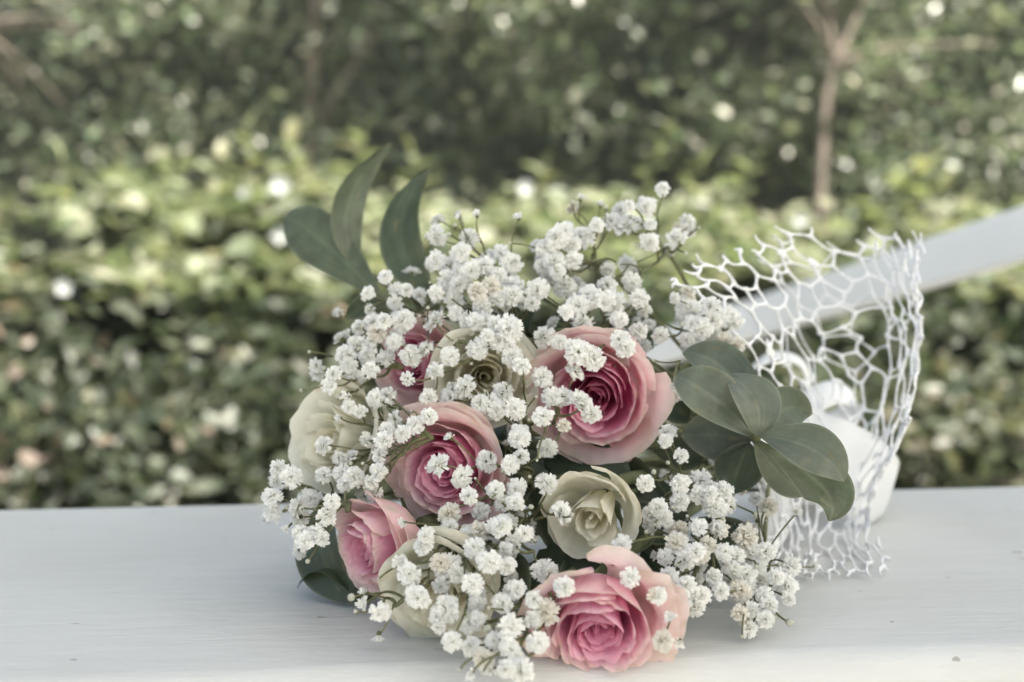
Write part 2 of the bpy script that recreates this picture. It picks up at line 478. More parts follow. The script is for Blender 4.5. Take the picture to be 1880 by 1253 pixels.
shoot(shrubs[1], [(640, 400, 4.0), (655, 320, 4.0), (670, 240, 4.0)], 9, 4)
shoot(shrubs[1], [(300, 400, 4.0), (310, 340, 4.0), (330, 300, 4.0)], 7, 5)
shoot(shrubs[1], [(400, 400, 4.0), (405, 340, 4.0), (410, 290, 4.0)], 7, 6)
shoot(shrubs[2], [(1165, 430, 4.0), (1195, 320, 4.0), (1235, 215, 4.0)], 16, 7, .62)
shoot(shrubs[3], [(1225, 430, 4.0), (1260, 350, 4.0), (1305, 270, 4.0)], 13, 8, .7)
shoot(shrubs[3], [(1300, 430, 3.9), (1340, 370, 3.9), (1385, 295, 3.9)], 11, 9, .9)
shoot(shrubs[3], [(1560, 440, 3.8), (1640, 370, 3.8), (1710, 305, 3.8)], 12, 10, 1.15)
shoot(shrubs[3], [(1620, 440, 3.8), (1680, 380, 3.8), (1735, 335, 3.8)], 7, 11, 1.1)
shoot(shrubs[2], [(960, 420, 4.1), (980, 360, 4.1), (1005, 300, 4.1)], 8, 12, 1.0)
shoot(shrubs[2], [(770, 420, 4.1), (760, 340, 4.1), (755, 275, 4.1)], 8, 13, .9)

# undergrowth in front of the hedge
def low_plant(px, y, label, seed, col, n=900, h=.2, sp=.19):
    g = np.random.default_rng(seed)
    x = (px - 940) / FPX * y
    y -= .22
    root = empty('low_plant', (x, y, GZ), label, 'plant', 'low plants at the foot of the hedge')
    pts = np.stack([x + g.normal(size=n) * sp, y + g.normal(size=n) * sp * .5, GZ + np.abs(g.normal(size=n)) * h * .75], 1)
    c = palette(n, col, seed)
    tag(leaf_cloud('foliage', pts, .045, M_BGLEAF, c, .3, root, seed, -.1), kind='stuff')
    mb = MB()
    for k in range(14):
        b = Vector((x + g.normal() * sp * .4, y + g.normal() * sp * .2, GZ - .01))
        mb.tube([b, b + Vector((g.normal() * .05, g.normal() * .03, h * .6)), b + Vector((g.normal() * .08, g.normal() * .05, h * 1.2))], [.004, .003, .002], 4)
    obj('stem', mb.mesh('stem', M_STEM), root)
GREYG = [(.08, .095, .065), (.065, .08, .055), (.10, .11, .075)]
BRN = [(.07, .085, .06), (.08, .09, .06), (.06, .075, .05), (.065, .08, .055), (.07, .085, .06), (.06, .075, .05), (.22, .175, .145)]
for i, (px, y, lb, col) in enumerate([(60, 3.0, 'low plant with dry brown leaves at the left end of the bench', BRN),
                                      (250, 3.15, 'grey green low plant behind the bench, beside the dry brown plant', GREYG),
                                      (430, 3.1, 'grey green low plant just left of the white rose', GREYG),
                                      (610, 3.2, 'low plant hidden mostly behind the white rose', GREYG),
                                      (900, 3.2, 'low plant hidden behind the middle of the bouquet', GREYG),
                                      (1500, 3.2, 'low plant seen through the net wrap', GREYG),
                                      (1700, 3.05, 'grey green low plant right of the net wrap', [(.09, .105, .07), (.07, .085, .055), (.14, .14, .10)]),
                                      (1880, 3.1, 'low plant with pale leaves at the right end of the bench', [(.09, .10, .065), (.07, .085, .055), (.20, .18, .14)])]):
    low_plant(px, y, lb, 70 + i, col)

# white blossoms scattered on the hedge
def hedge_flower(px, py, D, label, seed, s=.022):
    g = np.random.default_rng(seed); mb = MB(); c = P(px, py, D)
    for k in range(5):
        a = k * 2 * math.pi / 5 + seed
        d = Vector((math.cos(a), -.3, math.sin(a))).normalized(); t = Vector((-math.sin(a), 0, math.cos(a)))
        mb.add([c, c + d * s * .6 + t * s * .5, c + d * s * 1.15, c + d * s * .6 - t * s * .5], [(0, 1, 2, 3)], (.82, .84, .84))
    mb.tube([c + Vector((0, .004, 0)), c + Vector((0, .05, -.06))], .002, 4, (.12, .15, .06))
    tag(obj('hedge_flower', mb.mesh('hedge_flower', M_GYP)), label, 'flower', 'white flowers on the hedge')
hedge_flower(515, 340, 3.75, 'small white flower highest on the hedge, left of the upright leaves', 1, .026)
hedge_flower(515, 432, 3.55, 'small white flower on the hedge by the tip of the drooping leaf', 2, .022)
hedge_flower(965, 345, 3.8, 'small white flower on the hedge above the bouquet', 3, .022)
hedge_flower(118, 528, 3.3, 'small white flower on the left shoulder of the hedge', 4, .02)
hedge_flower(450, 355, 3.8, 'small white flower on the hedge crest, second from the top', 5, .016)
hedge_flower(1470, 405, 3.7, 'small white flower on the hedge above the net wrap', 6, .018)

# trees
def tree(px, D, r, label, seed, pts, crown_n=9000, crown=(0, 0, 2.4, 1.6, 1.3, 1.6), limbs=(), cols=TREE_COLS, name='woodland_tree', grp='trees behind the hedge', leaf=.07):
    """pts: trunk path as (photo x, photo y) at distance D; crown: centre offset and radii"""
    g = np.random.default_rng(seed)
    path = catmull([P(a, b, D) for a, b in pts], 12)
    base = Vector((path[0].x, path[0].y, GZ - .05))
    root = empty(name, (base.x, base.y, GZ), label, 'tree', grp)
    mb = MB(); mb.tube([base] + path, [r * 1.35] + [r * (1 - .055 * i) for i in range(12)], 8)
    tr = obj('trunk', mb.mesh('trunk', M_BARK), root)
    for lp in limbs:
        q = catmull([P(a, b, D + dd) for a, b, dd in lp], 8)
        mb = MB(); mb.tube(q, [r * .62 * (1 - .09 * i) for i in range(8)], 6)
        obj('limb', mb.mesh('limb', M_BARK), root)
    cx, cy, cz, rx, ry, rz = crown
    C = Vector((base.x + cx, base.y + cy, GZ + cz))
    K = 46
    cl = g.normal(size=(K, 3)); cl /= np.linalg.norm(cl, axis=1)[:, None]; cl *= (g.random((K, 1)) ** .45)
    cl = cl * [rx, ry, rz] + np.array(C)
    which = g.integers(0, K, crown_n)
    pts3 = cl[which] + g.normal(size=(crown_n, 3)) * [.20, .20, .13]
    pts3 = pts3[pts3[:, 2] > GZ + .25]
    c = palette(len(pts3), cols, seed)
    tint = g.uniform(.75, 1.25, K)[which[:len(pts3)]]; c *= tint[:, None]
    pale = g.random(len(pts3)) < .035; c[pale] = (.38, .375, .30)  # scattered leaves coloured pale to stand in for sun glints
    leaf_cloud('crown', pts3, leaf, M_TREELEAF, c, .5, root, seed, .4)
    K2 = 10  # unseen foliage added overhead to shade and dapple the tree below
    c2 = np.stack([C.x + g.normal(size=K2) * 1.15, C.y + g.normal(size=K2) * 1.0, GZ + g.uniform(3.0, 4.6, K2)], 1)
    p2 = c2[g.integers(0, K2, 2200)] + g.normal(size=(2200, 3)) * [.33, .33, .2]
    leaf_cloud('shade_crown', p2, .13, M_TREELEAF, palette(2200, cols, seed + 7), .5, root, seed + 8, .4)
    mb = MB()                                # twigs out to the clumps
    for k in range(0, K2, 2):
        e = Vector(c2[k]); s0 = path[11]
        mb.tube(bez(s0, (s0 + e) / 2 + Vector((0, 0, .2)), e, 5), [r * .4, r * .3, r * .2, r * .14, r * .07], 4)
    tops = [path[8], path[11], path[10]]
    for k in range(0, K, 2):
        e = Vector(cl[k]); s0 = tops[k % 3]
        mb.tube(bez(s0, (s0 + e) / 2 + Vector((0, 0, .15)), e, 5), [r * .3, r * .22, r * .15, r * .1, r * .05], 4)
    obj('branches', mb.mesh('branches', M_BARK), root)['kind'] = 'stuff'

tree(570, 8.0, .062, 'tree with a pale slim trunk standing behind the tall hedge shrub', 101,
     [(575, 620), (568, 330), (572, 150), (585, -80), (600, -300)], 13000, (.1, 1.1, 1.55, 1.5, .9, 1.15),
     [[(580, 290, 0), (600, 200, -.05), (635, 140, -.1), (690, 60, -.2)]])
tree(1505, 7.2, .033, 'tree with a forked sunlit trunk behind the white net', 102,
     [(1495, 600), (1505, 360), (1515, 190), (1530, 100), (1500, -60)], 12000, (.2, 1.1, 1.65, 1.5, .9, 1.1),
     [[(1528, 120, 0), (1600, 95, -.05), (1700, 85, -.1), (1830, 80, -.1)], [(1530, 100, 0), (1490, 30, -.1), (1420, -60, -.1)], [(1520, 150, 0), (1560, 60, .1), (1610, -40, .2)]])
tree(20, 7.4, .06, 'brown trunked tree at the left edge of the picture', 103,
     [(-10, 620), (-30, 300), (-40, 100), (-60, -200)], 12000, (-.1, .9, 1.35, 1.4, .9, 1.1))
tree(1395, 9.0, .05, 'dark slender tree just left of the forked trunk', 104,
     [(1390, 600), (1392, 350), (1385, 100), (1370, -200)], 12000, (0, .4, 1.5, 1.5, 1.2, 1.12), cols=DARK_COLS + TREE_COLS)
tree(880, 8.6, .06, 'leafy tree in the middle of the woodland edge', 105,
     [(900, 600), (890, 300), (880, 100), (860, -200)], 15000, (-.1, -.1, 1.15, 1.5, 1.1, 1.06))
tree(1100, 9.6, .06, 'leafy tree between the middle tree and the dark slender one', 106,
     [(1120, 600), (1110, 300), (1115, 100), (1120, -200)], 15000, (.1, .2, 1.25, 1.5, 1.1, 1.19))
tree(300, 9.4, .07, 'leafy tree between the left edge and the pale slim trunk', 107,
     [(290, 600), (300, 300), (290, 100), (310, -200)], 15000, (0, .2, 1.2, 1.6, 1.2, 1.19))
tree(1780, 9.2, .07, 'shaded tree at the right edge of the picture', 108,
     [(1800, 600), (1790, 300), (1795, 100), (1810, -200)], 13000, (0, .3, 1.4, 1.5, 1.2, 1.19), cols=DARK_COLS + TREE_COLS)

# far woodland that reads as one mass
g = np.random.default_rng(300); n = 30000
a = g.uniform(-1, 1, n) * 9; dd = g.uniform(12.5, 16, n)
dd = g.uniform(11.5, 19, n)
pts = np.stack([a * (.7 + .3 * dd / 12), dd, GZ + (.5 + (dd - 11.5) * .62) * g.random(n) ** .35], 1)
keep = np.array([noise.noise(Vector(p * .9)) > -.30 for p in pts]); pts = pts[keep]
tag(leaf_cloud('woodland', pts, .16, M_TREELEAF, palette(len(pts), TREE_COLS + DARK_COLS, 301), .4, None, 302, .3), 'dense far woodland of dark mixed foliage behind the trees', 'woodland', kind='stuff')

# tree added to block the sun from bouquet and bench (out of the picture, up to the right)
def shade_caster():
    g = np.random.default_rng(500)
    C = Vector((0.1, .75, 0)) + SUN * 4.6
    base = Vector((C.x + .9, C.y + .6, GZ - .05))
    root = empty('shade_caster', (base.x, base.y, GZ), 'broad leafy tree added out of view to shade the bouquet', 'tree')
    mb = MB(); mb.tube(bez(base, Vector((base.x, base.y, 1.6)), C, 10), [.14 - .009 * i for i in range(10)], 9)
    obj('trunk', mb.mesh('trunk', M_BARK), root)
    n = 16000
    v = g.normal(size=(n, 3)); v /= np.linalg.norm(v, axis=1)[:, None]; v *= g.random((n, 1)) ** (1 / 3.)
    pts = v * [1.75, 1.75, 1.1] + np.array(C)
    leaf_cloud('crown', pts, .13, M_TREELEAF, palette(n, TREE_COLS, 501), .5, root, 502, .3)
shade_caster()

# ================================================================== THE BOUQUET
B = P(1415, 850, .70)                        # where the stems are bound together
def dome(px, py):
    """distance of the bouquet's outer surface from the camera at a photo pixel"""
    x = (px - 960) / 480.0
    D = .545 + (740 - py) / 400 * .072 + .045 * min(1.6, x * x)
    return min(D, depth_for_z(px, py, .007)) if py > 640 else D

# ------------------------------------------------------------------ roses
def lerp3(a, b, t): return np.asarray(a) * (1 - t) + np.asarray(b) * t
PINK = dict(mat=M_PETAL, heart=(.56, .02, .17), mid=(.77, .15, .39), light=(.94, .66, .77), outer=(.95, .80, .75), rim=(.86, .75, .68), green=(.56, .55, .38))
PALEPINK = dict(PINK, heart=(.60, .04, .22), mid=(.80, .22, .45))
WHITE = dict(mat=M_WPETAL, heart=(.80, .72, .48), mid=(.86, .83, .69), light=(.88, .865, .78), outer=(.82, .81, .69), rim=(.84, .82, .72), green=(.60, .62, .45))

def petal_mesh(pr, t, nu=19, nv=13):
    """pr: dict of the petal's shape, rose radius = 1, axis +Z, base at the origin"""
    g = pr['g']; pal = pr['pal']
    vs = []; cs = []
    A, rr, rb, H, curl, roll, sp, wob, ph0 = (pr[k] for k in ('A', 'rr', 'rb', 'H', 'curl', 'roll', 'spiral', 'wob', 'phi'))
    s1, s2, s3 = g.uniform(0, 50, 3)
    notch = pr['notch']
    for j in range(nv):
        v0 = j / (nv - 1)
        for i in range(nu):
            u = -1 + 2 * i / (nu - 1)
            v = v0 * (1 - .20 * abs(u) ** 3.0 - notch * math.exp(-(u / .3) ** 2) * .06)
            v += v0 ** 3 * (.05 * noise.noise(Vector((u * 2.2 + s1, s2, t * 9))) + .035 * noise.noise(Vector((u * 5 + s1, s3, 3))))
            aw = A * (.42 + .58 * math.sin(math.pi / 2 * min(1, v0 * 1.25)))
            cup = (1 - (1 - min(1, max(0, v))) ** 2.3) ** .62
            r = rb + (rr - rb) * cup
            z = H * (v * .97 + .03 * v * v)
            k = max(0, (v - .62) / .38)
            edge = abs(u) ** 2.2
            r += curl * k ** 2 * (1 + .9 * edge) + roll * edge * v0 ** 2
            z -= curl * k ** 2.6 * (.55 + .5 * edge) * 1.1
            r *= 1 + sp * u * (0.4 + .6 * v0)
            w = wob * (noise.noise(Vector((u * 1.7 + s2, v0 * 2.2, s1))) + .4 * noise.noise(Vector((u * 4 + s3, v0 * 4, s2))) * v0)
            r += w + .011 * v0 * (.4 + .6 * t) * noise.noise(Vector((u * 9 + s1, v0 * 1.3, s3)))
            z += .5 * wob * v0 * noise.noise(Vector((u * 2.5, s3, v0)))
            a = ph0 + u * aw
            vs.append(Vector((r * math.cos(a), r * math.sin(a), z)))
            # pigment: deep heart, paler towards the rim, peach or greenish guard petals
            c = lerp3(pal['heart'], pal['mid'], min(1, t * 2.6))
            top = lerp3(pal['mid'], pal['light'], min(1, .25 + t * 1.2))
            c = lerp3(c, top, min(1, max(0, (v0 - .35) / .6)))
            if t > .58: c = lerp3(c, pal['outer'], min(1, (t - .58) / .25) * (.85 - .25 * v0))
            rim = max(0, (v0 - .86) / .14) * (.35 + .4 * (t > .5)) + max(0, edge - .8) * .8 * (t > .5)
            c = lerp3(c, pal['rim'], min(.75, rim))
            if t > .8:
                gr = noise.noise(Vector((u * 3 + s3, v0 * 3, s1)))
                c = lerp3(c, pal['green'], max(0, min(.8, (gr - .12) * 1.5 + .25 * (1 - v0))) * pr['greens'])
            c = c * (1 + .09 * noise.noise(Vector((u * 11 + s2, v0 * 1.1, s1))))
            br_ = noise.noise(Vector((u * 5 + s1, v0 * 5, s2 + 3)))
            if t > .35 and v0 > .86 and br_ > .12: c = lerp3(c, (.58, .45, .30), min(.55, (br_ - .12) * 2.2) * (v0 - .86) / .14)
            cs.append(np.clip(c, 0, 1))
    fs = [(j * nu + i, j * nu + i + 1, (j + 1) * nu + i + 1, (j + 1) * nu + i) for j in range(nv - 1) for i in range(nu - 1)]
    return vs, fs, cs

def rose_leaf_mesh(name, L, W, col, seed, fold=.25, bend=.3, serr=True, matl=None):
    """base at the origin, grows along +Y, face towards +Z, toothed edge"""
    nu, nv = 7, 15; vs = []; cs = []
    for j in range(nv):
        v = j / (nv - 1)
        wv = W / 2 * (math.sin(math.pi * (v ** .8) * .985 + .02) ** .85)
        if serr and 0 < j < nv - 1: wv *= 1 + .07 * (1 if j % 2 else -1)
        for i in range(nu):
            u = -1 + 2 * i / (nu - 1)
            z = fold * wv * abs(u) - bend * L * v * v + .03 * L * noise.noise(Vector((u * 1.5, v * 4, seed)))
            vs.append(Vector((u * wv, v * L + .10 * wv * abs(u), z)))
            vein = 1.35 if abs(u) < .1 else (1.12 if (j + abs(i - 3)) % 3 == 0 else 1.0)
            cs.append(np.clip(np.array(col) * vein * (1 + .12 * noise.noise(Vector((u * 2, v * 3, seed + 9)))), 0, 1))
    fs = [(j * nu + i, j * nu + i + 1, (j + 1) * nu + i + 1, (j + 1) * nu + i) for j in range(nv - 1) for i in range(nu - 1)]
    return mesh_from(name, vs, fs, matl or M_ROSELEAF, True, cs)
ROSE_LEAVES = [rose_leaf_mesh('leaf', 1, .62, c, k, .25, b_) for k, (c, b_) in enumerate([((.045, .062, .034), .25), ((.055, .072, .040), .15), ((.038, .055, .032), .4)])]

def place(o, base, tipdir, normal, s):
    y = tipdir.normalized(); z = (normal - y * normal.dot(y)).normalized(); x = y.cross(z)
    m = Matrix((x, y, z)).transposed().to_4x4()
    o.matrix_local = Matrix.Translation(base) @ m @ Matrix.Diagonal((s, s, s, 1))

ROSE_AT = []
def rose(px, py, axis, Rpx, label, pal, seed, n=34, open_=1.0, hgt=1.15, roll_deg=0, dd=.012, D=None, dip=0.0, leaves=2, guards=7, greens=.6, guard_curl=.17, sink=.14):
    g = np.random.default_rng(seed)
    D = (dome(px, py) + dd) if D is None else D
    c = P(px, py, D); Rm = Rpx / FPX * D
    ROSE_AT.append((px, py, Rpx, D))
    ax = Vector((axis[0], -1, axis[1])).normalized()
    rot = ax.to_track_quat('Z', 'Y').to_matrix() @ Matrix.Rotation(R(roll_deg), 3, 'Z')
    root = empty('rose', c - ax * hgt * Rm * .95, label, 'rose', 'roses of the bouquet')
    O = root.location.copy()
    for i in range(n):
        t = i / (n - 1)
        guard = i >= n - guards
        phi = i * 2.39996 + g.normal() * .16
        e = t ** .78
        rr = .055 + .80 * e * (open_ if t > .3 else 1) + g.normal() * .022
        H = hgt * ((1 - sink) + sink * 1.15 * min(1, t / .38) - .20 * max(0, t - .45) ** 1.2 + g.normal() * .012)
        A = 1.75 - 1.0 * min(1, t / .45) + g.normal() * .06
        curl = .015 + .13 * max(0, t - .25)
        roll = .03 * t
        if guard:
            k = (i - (n - guards)) / max(1, guards - 1)
            rr = (.84 + .13 * k) * (0.6 + .4 * open_); H = hgt * (.92 - .15 * k); A = .96; curl = guard_curl * g.uniform(.7, 1.3); roll = .05
        pr = dict(g=g, pal=pal, A=A, rr=rr, rb=.05 + .10 * t, H=H, curl=curl, roll=roll, spiral=.07 + .07 * (1 - t) + g.normal() * .02, wob=.016 + .042 * t,
                  phi=phi, notch=1.0 if g.random() < .5 else 0, greens=greens)
        vs, fs, cs = petal_mesh(pr, t)
        vs = [rot @ (v * Rm) for v in vs]
        o = obj('petal', mesh_from('petal', vs, fs, pal['mat'], True, cs), root, Vector((0, 0, 0)))
    # hip and sepals
    mb = MB(); col = (.11, .13, .07)
    prof = [(.02, -.28), (.10, -.24), (.15, -.12), (.17, -.02), (.12, .04)]
    ring = 10; vs = []; fs = []
    for (r, z) in prof:
        for k in range(ring):
            an = 2 * math.pi * k / ring; vs.append(rot @ (Vector((r * math.cos(an), r * math.sin(an), z)) * Rm))
    for a in range(len(prof) - 1):
        for k in range(ring): fs.append((a * ring + k, a * ring + (k + 1) % ring, (a + 1) * ring + (k + 1) % ring, (a + 1) * ring + k))
    mb.add(vs, fs, col)
    obj('hip', mb.mesh('hip', M_LEAF), root, Vector((0, 0, 0)))
    for k in range(5):
        an = 2 * math.pi * k / 5 + .3
        vs = []; cs = []
        for j in range(7):
            v = j / 6; w = .11 * (1 - v) ** .7 * (1 if j else .8)
            r = .14 + .75 * math.sin(v * 1.2) * .9; z = -.02 + .55 * v * v - .2 * v + .1 * g.normal() * v
            for u in (-1, 0, 1):
                vs.append(rot @ (Vector((r * math.cos(an) - u * w * math.sin(an), r * math.sin(an) + u * w * math.cos(an), z - .03 * abs(u))) * Rm)); cs.append((.10, .12, .065))
        fs = [(j * 3 + i, j * 3 + i + 1, j * 3 + i + 4, j * 3 + i + 3) for j in range(6) for i in range(2)]
        obj('sepal', mesh_from('sepal', vs, fs, M_ROSELEAF, True, cs), root, Vector((0, 0, 0)))
    # stem to the binding point, leaves along it
    s0 = -ax * .24 * Rm; e = B - O + Vector((g.normal() * .008, g.normal() * .008, g.normal() * .008))
    mid = s0 - ax * .03 - Vector((0, 0, dip))
    path = bez(s0, mid, e, 12)
    mb = MB(); mb.tube(path, [.0028 - .00005 * i for i in range(12)], 7)
    st = obj('stem', mb.mesh('stem', M_STEM), root, Vector((0, 0, 0)))
    for k in range(leaves):
        p = path[3 + k]; d = (p - e).normalized()
        for _ in range(12):                  # a leaf that stays inside the bouquet, behind the flower heads
            out = Vector((g.normal(), .35 + .3 * abs(g.normal()), g.normal()))
            dirv = ((out - d * out.dot(d)).normalized() + d * .35).normalized(); sz = g.uniform(.034, .046)
            tip = O + p + dirv * sz
            q = CROT.transposed() @ (tip - CAM); Dt = -q.z
            tx, ty = 940 + q.x / Dt * FPX, 626.5 - q.y / Dt * FPX
            if Dt > dome(tx, ty) + .036 and tip.z > .006 and 500 < tx < 1330: break
        else: continue
        o = bpy.data.objects.new('leaf', ROSE_LEAVES[k % 3]); COL.objects.link(o); o.parent = root
        place(o, p, dirv, Vector((0, -1, .5)), sz)
    return root

rose(1090, 738, (-.22, -.16), 122, 'largest pink rose with a deep magenta heart at the centre of the bouquet', PINK, 11, 34, roll_deg=20, leaves=3, dd=.006)
rose(805, 868, (-.42, -.10), 112, 'pink rose with a tight spiral heart above the low left rose', PALEPINK, 12, 36, roll_deg=80, leaves=3)
rose(655, 1012, (-1.15, -.30), 98, 'smaller pink rose turned to the left, lying by a dark folded leaf on the bench', PALEPINK, 13, 32, .86, 1.35, 10, leaves=2)
rose(1098, 1172, (-.08, -.46), 130, 'pink rose hanging over the front edge of the bench at the bottom of the bouquet', PALEPINK, 14, 36, roll_deg=200, D=.474, leaves=2, guard_curl=.3, dip=.014)
rose(752, 668, (-.55, .12), 90, 'pink rose mostly hidden behind small white blossoms at the upper left of the bouquet', PALEPINK, 15, 30, .85, 1.3, 55, dd=.014)
rose(1082, 960, (-.32, -.24), 90, 'white rosebud with greenish outer petals below the central pink rose', WHITE, 16, 17, .86, 1.5, 140, greens=.55, dd=.004, sink=.04)
rose(894, 694, (.10, .05), 92, 'cream rose veiled by small white blossoms, left of the central pink rose', WHITE, 17, 28, .95, 1.1, 30, dd=.004, sink=.03)
rose(592, 806, (-.80, .28), 112, 'pale white rose at the left edge of the bouquet', WHITE, 18, 24, .85, 1.4, 200, dd=.0)
rose(800, 1098, (-.22, -.30), 106, 'cream rose low at the front, lying on the edge of the bench', WHITE, 19, 28, .95, 1.15, 70, D=.496, greens=.5)

# ------------------------------------------------------------------ leafy sprigs
def smooth_leaf(parent, base, tip, width, col, bulge=(0, 0, 0), face=(0, -1, .3), fold=.12, twist=0.0, seed=0, fat=.45, pw=.72, nv=25, nu=17, ripple=.02, point=1.0, back=None):
    """a broad smooth-edged leaf from base to tip (world points)"""
    mid = (base + tip) / 2 + Vector(bulge)
    sp = bez(base, mid * 2 - (base + tip) / 2, tip, nv)
    L = (tip - base).length
    vs = []; cs = []
    nrm0 = Vector(face).normalized()
    for j in range(nv):
        v = j / (nv - 1)
        t = (sp[min(j + 1, nv - 1)] - sp[max(j - 1, 0)]).normalized()
        nn = (nrm0 - t * nrm0.dot(t)).normalized()
        nn = Quaternion(t, twist * max(0, v - .25)) @ nn
        s = t.cross(nn)
        wv = width / 2 * (math.sin(math.pi * v ** (math.log(.5) / math.log(fat))) ** pw) * (1 - .12 * v * point) + width * .012
        for i in range(nu):
            u = -1 + 2 * i / (nu - 1)
            h = fold * wv * (abs(u) ** 1.3) + ripple * L * noise.noise(Vector((u * 1.2 + seed, v * 3, seed * 1.7))) * (.3 + abs(u))
            vs.append(sp[j] + s * (u * wv) + nn * h)
            c = np.array(col) * (1 + .14 * noise.noise(Vector((u * 1.5, v * 2.5, seed + 4.0))))
            vein = 1.28 if i == nu // 2 else 1.0 + .20 * noise.noise(Vector((u * 8 + seed, v * 1.6, 2.0))) + .10 * noise.noise(Vector((u * 16, v * 2.5, seed)))
            c = c * vein
            sp_ = noise.noise(Vector((u * 5 + seed * 3, v * 9, 7.7)))
            if sp_ > .5: c = lerp3(c, (.20, .16, .08), min(.7, (sp_ - .5) * 5))
            if abs(u) > .95: c = lerp3(c, (.30, .32, .22), .35)
            if v > .97: c = lerp3(c, (.28, .24, .15), .5)
            cs.append(np.clip(c, 0, 1))
    fs = [(j * nu + i, j * nu + i + 1, (j + 1) * nu + i + 1, (j + 1) * nu + i) for j in range(nv - 1) for i in range(nu - 1)]
    return obj('leaf', mesh_from('leaf', vs, fs, M_LEAF, True, cs), parent)

def px2m(p, D): return p / FPX * D
GRN = (.095, .115, .072); GRN2 = (.128, .148, .112); GRN3 = (.072, .092, .055)
# upper left sprig
j0 = P(840, 575, .66)
sa = empty('leafy_sprig', j0, 'leafy green sprig with three tall upright leaves above the upper left of the bouquet', 'leaf sprig', 'leafy sprigs')
mb = MB(); mb.tube(catmull([B, P(1000, 640, .68), P(840, 572, .665), P(740, 540, .665), P(662, 492, .675)], 22), [.0017] * 14 + [.0014] * 8, 6)
obj('stem', mb.mesh('stem', M_STEM), sa)
smooth_leaf(sa, P(700, 545, .665), P(522, 395, .705), px2m(94, .68), GRN, (-.004, 0, .006), (.15, -1, -.1), .10, .2, 1, .55, point=-.9)
smooth_leaf(sa, P(660, 490, .675), P(718, 262, .690), px2m(66, .68), GRN, (-.013, 0, 0), (.25, -1, 0), .22, .9, 2, .47)
smooth_leaf(sa, P(800, 552, .665), P(790, 312, .680), px2m(92, .67), GRN3, (-.015, 0, 0), (-.25, -1, 0), .16, -.8, 3, .5)
# right sprig
j1 = P(1392, 802, .535)
sb = empty('leafy_sprig', j1, 'leafy green sprig with a whorl of broad leaves in front of the white net', 'leaf sprig', 'leafy sprigs')
mb = MB(); mb.tube(catmull([B, P(1400, 830, .62), P(1386, 806, .555), j1], 14), .0016, 6)
obj('stem', mb.mesh('stem', M_STEM), sb)
k = .53
smooth_leaf(sb, P(1385, 800, .552), P(1252, 648, .575), px2m(88, k), GRN2, (.004, 0, .008), (-.2, -1, .5), .30, .1, 11, .52, pw=.8, point=-.4)
smooth_leaf(sb, P(1388, 805, .542), P(1238, 690, .548), px2m(92, k), GRN2, (-.001, -.006, .004), (-.1, -1, .6), .30, -.2, 12, .54, pw=.8, point=-.4)
smooth_leaf(sb, P(1388, 800, .532), P(1338, 688, .545), px2m(86, k), GRN2, (.004, -.006, .002), (.2, -1, .35), .30, .2, 13, .5, point=-.6)
smooth_leaf(sb, P(1392, 802, .552), P(1492, 760, .575), px2m(92, k), GRN3, (0, .003, .006), (.2, -1, .35), .16, 0, 14, .52)
smooth_leaf(sb, P(1386, 806, .550), P(1490, 900, .560), px2m(70, k), GRN3, (0, .002, -.005), (.2, -1, .2), .16, 0, 15, .5)
smooth_leaf(sb, P(1372, 805, .545), P(1522, 957, .525), px2m(100, k), GRN, (.011, -.003, -.001), (.35, -1, .25), .30, .25, 16, .58, pw=1.05, point=.3)
smooth_leaf(sb, P(1394, 800, .530), P(1550, 884, .510), px2m(84, k), GRN2, (.003, -.006, .004), (-.15, -1, .45), .30, .1, 17, .52, pw=.85, point=0)
smooth_leaf(sb, P(1385, 805, .560), P(1250, 800, .575), px2m(105, k), (.085, .105, .08), (0, .004, 0), (-.2, -1, .3), .20, .2, 18, .5)
smooth_leaf(sb, P(1375, 812, .560), P(1340, 908, .57), px2m(100, k), (.085, .105, .08), (0, .002, 0), (0, -1, .3), .20, .2, 19, .5)
# dark folded leaf at the low left, on the bench
j2 = P(690, 1085, .53)
sc_ = empty('leafy_sprig', j2, 'dark green leaf sprig folded against the bench beside the low left pink rose', 'leaf sprig', 'leafy sprigs')
smooth_leaf(sc_, P(660, 1105, depth_for_z(660, 1105, .003)), P(612, 925, .575), px2m(112, .55), GRN3, (-.010, 0, 0), (-.6, -1, .2), .25, .2, 21, .5)
smooth_leaf(sc_, P(665, 1100, depth_for_z(665, 1100, .003)), P(546, 1080, depth_for_z(546, 1080, .004)), px2m(62, .55), GRN3, (.0, 0, .010), (0, -.6, 1), .3, .6, 22, .45)
mb = MB(); mb.tube(catmull([B, P(900, 1000, .62), P(665, 1103, depth_for_z(665, 1103, .0035))], 16), .0016, 6)
obj('stem', mb.mesh('stem', M_STEM), sc_)
